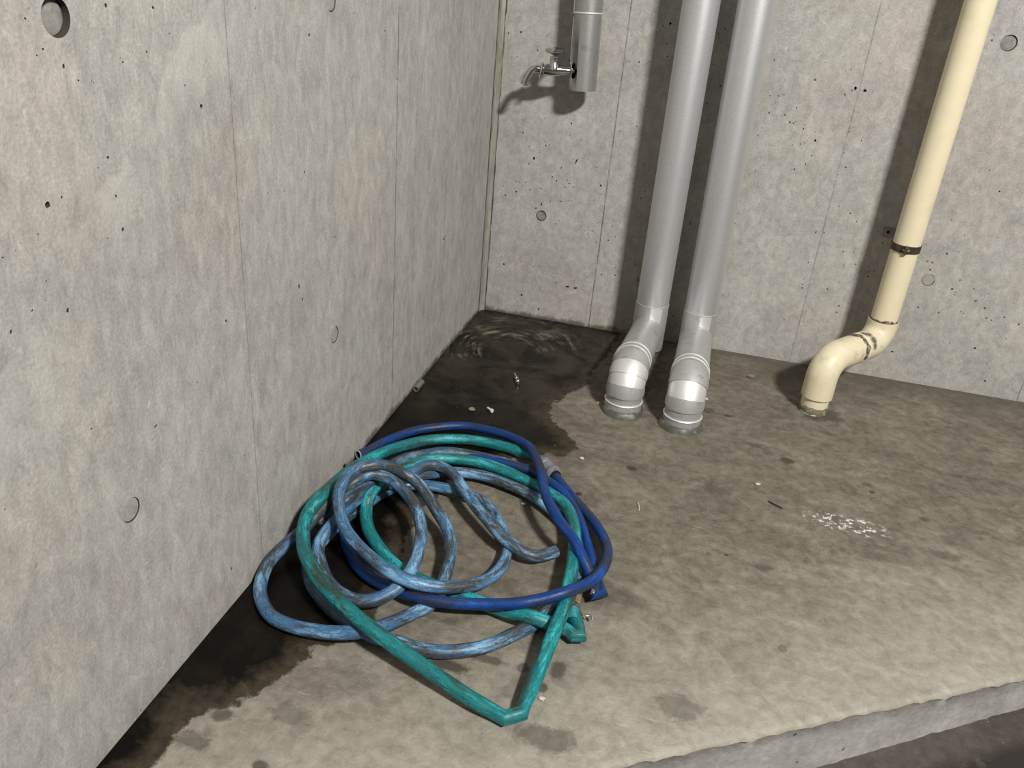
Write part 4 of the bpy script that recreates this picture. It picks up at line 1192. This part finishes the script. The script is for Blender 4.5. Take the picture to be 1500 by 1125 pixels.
def smear(c, ax, r, w, name, mat, parent, seed, a0=0, a1=6.2832, amp=.45):
    """an uneven collar of glue or mortar"""
    rnd = random.Random(seed)
    ax = Vector(ax).normalized()
    ref = Vector((0, 0, 1)) if abs(ax.z) < .9 else Vector((0, -1, 0))
    a = (ref - ax * ref.dot(ax)).normalized()
    b = ax.cross(a)
    ph = [rnd.uniform(0, 6.28) for _ in range(5)]
    m = MB()
    N = 56
    rows_ = []
    for k in range(N + 1):
        t = a0 + (a1 - a0) * k / N
        wv = w * (1 + amp * (.6 * math.sin(2 * t + ph[0]) + .5 * math.sin(5 * t + ph[1]) + .4 * math.sin(11 * t + ph[2])))
        off = w * amp * (.5 * math.sin(3 * t + ph[3]) + .4 * math.sin(7 * t + ph[4]))
        d_ = a * math.cos(t) + b * math.sin(t)
        rows_.append(m.ring([c + ax * (off + h * wv) + d_ * (r + e) for h, e in ((-1, -.0006), (-.6, .0010), (.2, .0014), (.7, .0010), (1, -.0006))]))
    for p, q in zip(rows_[:-1], rows_[1:]):
        for k in range(4):
            m.f.append((p[k], p[k + 1], q[k + 1], q[k]))
    return m.build(name, mat, parent)


smear(e_end + cax * .001, cax, RP + .0014, .0042, 'glue_bead', MAT['glue'], cr, 4)
smear(cu_ - hv * (HL * .475), hv, RF + .0003, .0105, 'glue_collar', MAT['glue'], cr, 9, -1.2, 1.9)
smear(cu_ - hv * (HL * .41), hv, RF, .0040, 'glue_fillet', MAT['pvc_fit'], cr, 12, 0, 6.2832)
smear(cb + Z * .010, Z, RP, .010, 'mortar_collar', MAT['mortar'], cr, 21, amp=.3)
# clamp holding the cream pipe to the wall
kc = on(1325, 361, 1, CY)
kc = c0 + cax * ((kc.z - c0.z) / cax.z)
kl = thing('pipe_clamp', 'dark rusty band clamp holding the cream pipe to the wall', 'clamp', (kc.x, 0, kc.z))
m = MB()
m.lathe([(RP, -.009), (RP + .0022, -.009), (RP + .0022, .009), (RP, .009)], kc, cax, 48, False, False)
kband = m.build('clamp_band', MAT['rust'], kl)
m = MB()
ld = (on(1328, 364, 1, CY - RP) - kc)
ld.z = 0
ld.normalize()
sdl = ld.cross(Z)
m.obox(kc + ld * (RP + .004), ld, sdl, Z, .006, .0042, .010)
m.build('clamp_lug', MAT['rust'], kband)
m = MB()
m.lathe([(.0045, -.008), (.0045, .008)], kc + ld * (RP + .006) - Z * .001, sdl, 6)
m.build('clamp_bolt', MAT['rust'], kband)
m = MB()
m.obox((kc.x, (kc.y + RP) / 2, kc.z), (1, 0, 0), (0, 1, 0), (0, 0, 1), .009, abs(kc.y + RP) / 2, .002)
m.build('clamp_arm', MAT['rust'], kl)
bp = on(1301, 340, 1, -.003)
m = MB()
m.box((bp.x - .012, -.003, bp.z - .014), (kc.x + .012, 0.0, bp.z + .012))
wpl = m.build('wall_plate', MAT['galv'], kl)
m = MB()
m.lathe([(.0032, 0), (.0042, .0004), (.0042, .0015), (.002, .002)], (bp.x, -.003, bp.z), (0, -1, 0), 16)
m.build('plate_screw', MAT['black'], wpl)

# ------------------------------------------------------------------ small litter
m = MB()
a, b = fl(616, 559, .008), fl(609, 570, .008)
a.x = max(a.x, .011)
b.x = max(b.x, .011)
m.sweep([a, b], .0075, 20, True, .72)
tag(m.build('metal_sleeve', MAT['galv']), 'small grey metal sleeve lying against the left wall base', 'sleeve')
m = MB()
c = fl(500, 686, .012)
c.x = max(c.x, .007)
ring = [c + Vector((.45 * .010 * math.cos(t), .6 * .012 * math.cos(t) * -.6, .0105 * math.sin(t))) for t in [2 * math.pi * k / 20 for k in range(21)]]
m.sweep(ring, .0022, 10, False)
tag(m.build('hose_clamp', MAT['rust']), 'small dark ring clamp standing against the wall behind the turquoise hose', 'clamp')
# little chrome fitting lying in the wet corner
ft = thing('metal_fitting', 'tiny shiny metal fitting lying in the wet corner between wall and pipes', 'fitting', fl(757, 556))
pts = [fl(754, 548, .005), fl(756.5, 553.5, .005), fl(758.5, 560, .006)]
m = MB()
m.sweep([pts[0], pts[2]], .0034, 14)
m.build('shank', MAT['chrome'], ft)
dv = (pts[2] - pts[0]).normalized()
m = MB()
m.lathe([(.0036, -.004), (.0062, -.0035), (.0062, .0035), (.0036, .004)], pts[1], dv, 6)
m.build('collar', MAT['steel'], ft)
m = MB()
m.lathe([(.0036, -.004), (.0068, -.0035), (.0070, .004), (.004, .006)], pts[2], dv, 16)
m.build('head', MAT['chrome'], ft)
wp = thing('wall_anchor', 'tiny white plastic wall anchor on the wet floor behind the hoses', 'anchor', fl(718, 600))
a, b = fl(714, 597, .0045), fl(721, 602, .0045)
m = MB()
dv = (b - a).normalized()
m.lathe([(.0022, 0), (.0030, .002), (.0026, (b - a).length * .45), (.0042, (b - a).length * .7), (.0050, (b - a).length), (.0042, (b - a).length + .001)], a, dv, 14)
m.build('anchor_body', MAT['white'], wp)


def grit(px, py, r, mat, label, name='pebble', cat_='stone', seed=0):
    rnd = random.Random(seed)
    c = fl(px, py, r * .45)
    bm = bmesh.new()
    bmesh.ops.create_icosphere(bm, subdivisions=2, radius=r)
    for v_ in bm.verts:
        k = 1 + rnd.uniform(-.22, .22)
        v_.co = Vector((v_.co.x * k * 1.25, v_.co.y * k, v_.co.z * k * .5)) + c
    me = bpy.data.meshes.new(name)
    bm.to_mesh(me)
    bm.free()
    me.materials.append(mat)
    o = bpy.data.objects.new(name, me)
    COL.objects.link(o)
    return tag(o, label, cat_, 'crumbs and grit on the slab')


grit(691, 599, .0065, MAT['mortar'], 'small brown lump left of the white plastic anchor', seed=1)
grit(852, 671, .0042, MAT['stone'], 'pale grit crumb just behind the grey hose coupling', seed=2)
grit(767, 738, .0038, MAT['stone'], 'pale grit crumb inside the hose coil', seed=3)
grit(1110, 709, .0046, MAT['stone'], 'pale grit crumb in front of the right silver pipe', seed=4)
grit(877, 590, .0042, MAT['stone'], 'pale grit crumb beside the left silver pipe foot', seed=5)
grit(1034, 584, .0052, MAT['stone'], 'pale grit crumb beside the right silver pipe foot', seed=6)
grit(848, 723, .0050, MAT['twig'], 'small black crumb right of the royal blue hose', seed=7)
grit(793, 1023, .0040, MAT['stone'], 'white crumb beside the front fold of the turquoise hose', seed=8)
grit(1100, 551, .0085, MAT['mortar'], 'brown lump at the back wall base right of the silver pipes', seed=9)
m = MB()
m.sweep(spline([fl(1126, 734, .002), fl(1133, 738, .0024), fl(1146, 744.5, .002)], 5), .0016, 8)
tag(m.build('twig', MAT['twig']), 'thin dark twig on the dry slab right of the pipes', 'twig')
m = MB()
m.sweep(spline([fl(934, 736, .002), fl(936, 741, .002), fl(936, 748, .002)], 5), .0012, 8)
tag(m.build('straw', MAT['stone']), 'short pale straw on the slab right of the hose coil', 'straw')

# ------------------------------------------------------------------ light
ld_ = bpy.data.lights.new('ceiling_lamp', 'AREA')
ld_.shape = 'RECTANGLE'
ld_.size = .42
ld_.size_y = .20
ld_.energy = 200
ld_.color = (1.0, .985, .94)
lo = bpy.data.objects.new('ceiling_lamp', ld_)
COL.objects.link(lo)
lo.location = (2.25, -3.05, 3.0)
lo.rotation_euler = (Vector((.6, -.3, .2)) - Vector(lo.location)).to_track_quat('-Z', 'Y').to_euler()
wd = bpy.data.worlds.new('garage_ambient')
scene.world = wd
wd.use_nodes = True
bg = wd.node_tree.nodes['Background']
bg.inputs[0].default_value = (1.0, .97, .92, 1)
bg.inputs[1].default_value = .10
scene.view_settings.view_transform = 'Standard'
scene.view_settings.look = 'None'
scene.view_settings.gamma = 1.0
scene.view_settings.use_curve_mapping = False
scene.view_settings.exposure = 0.0
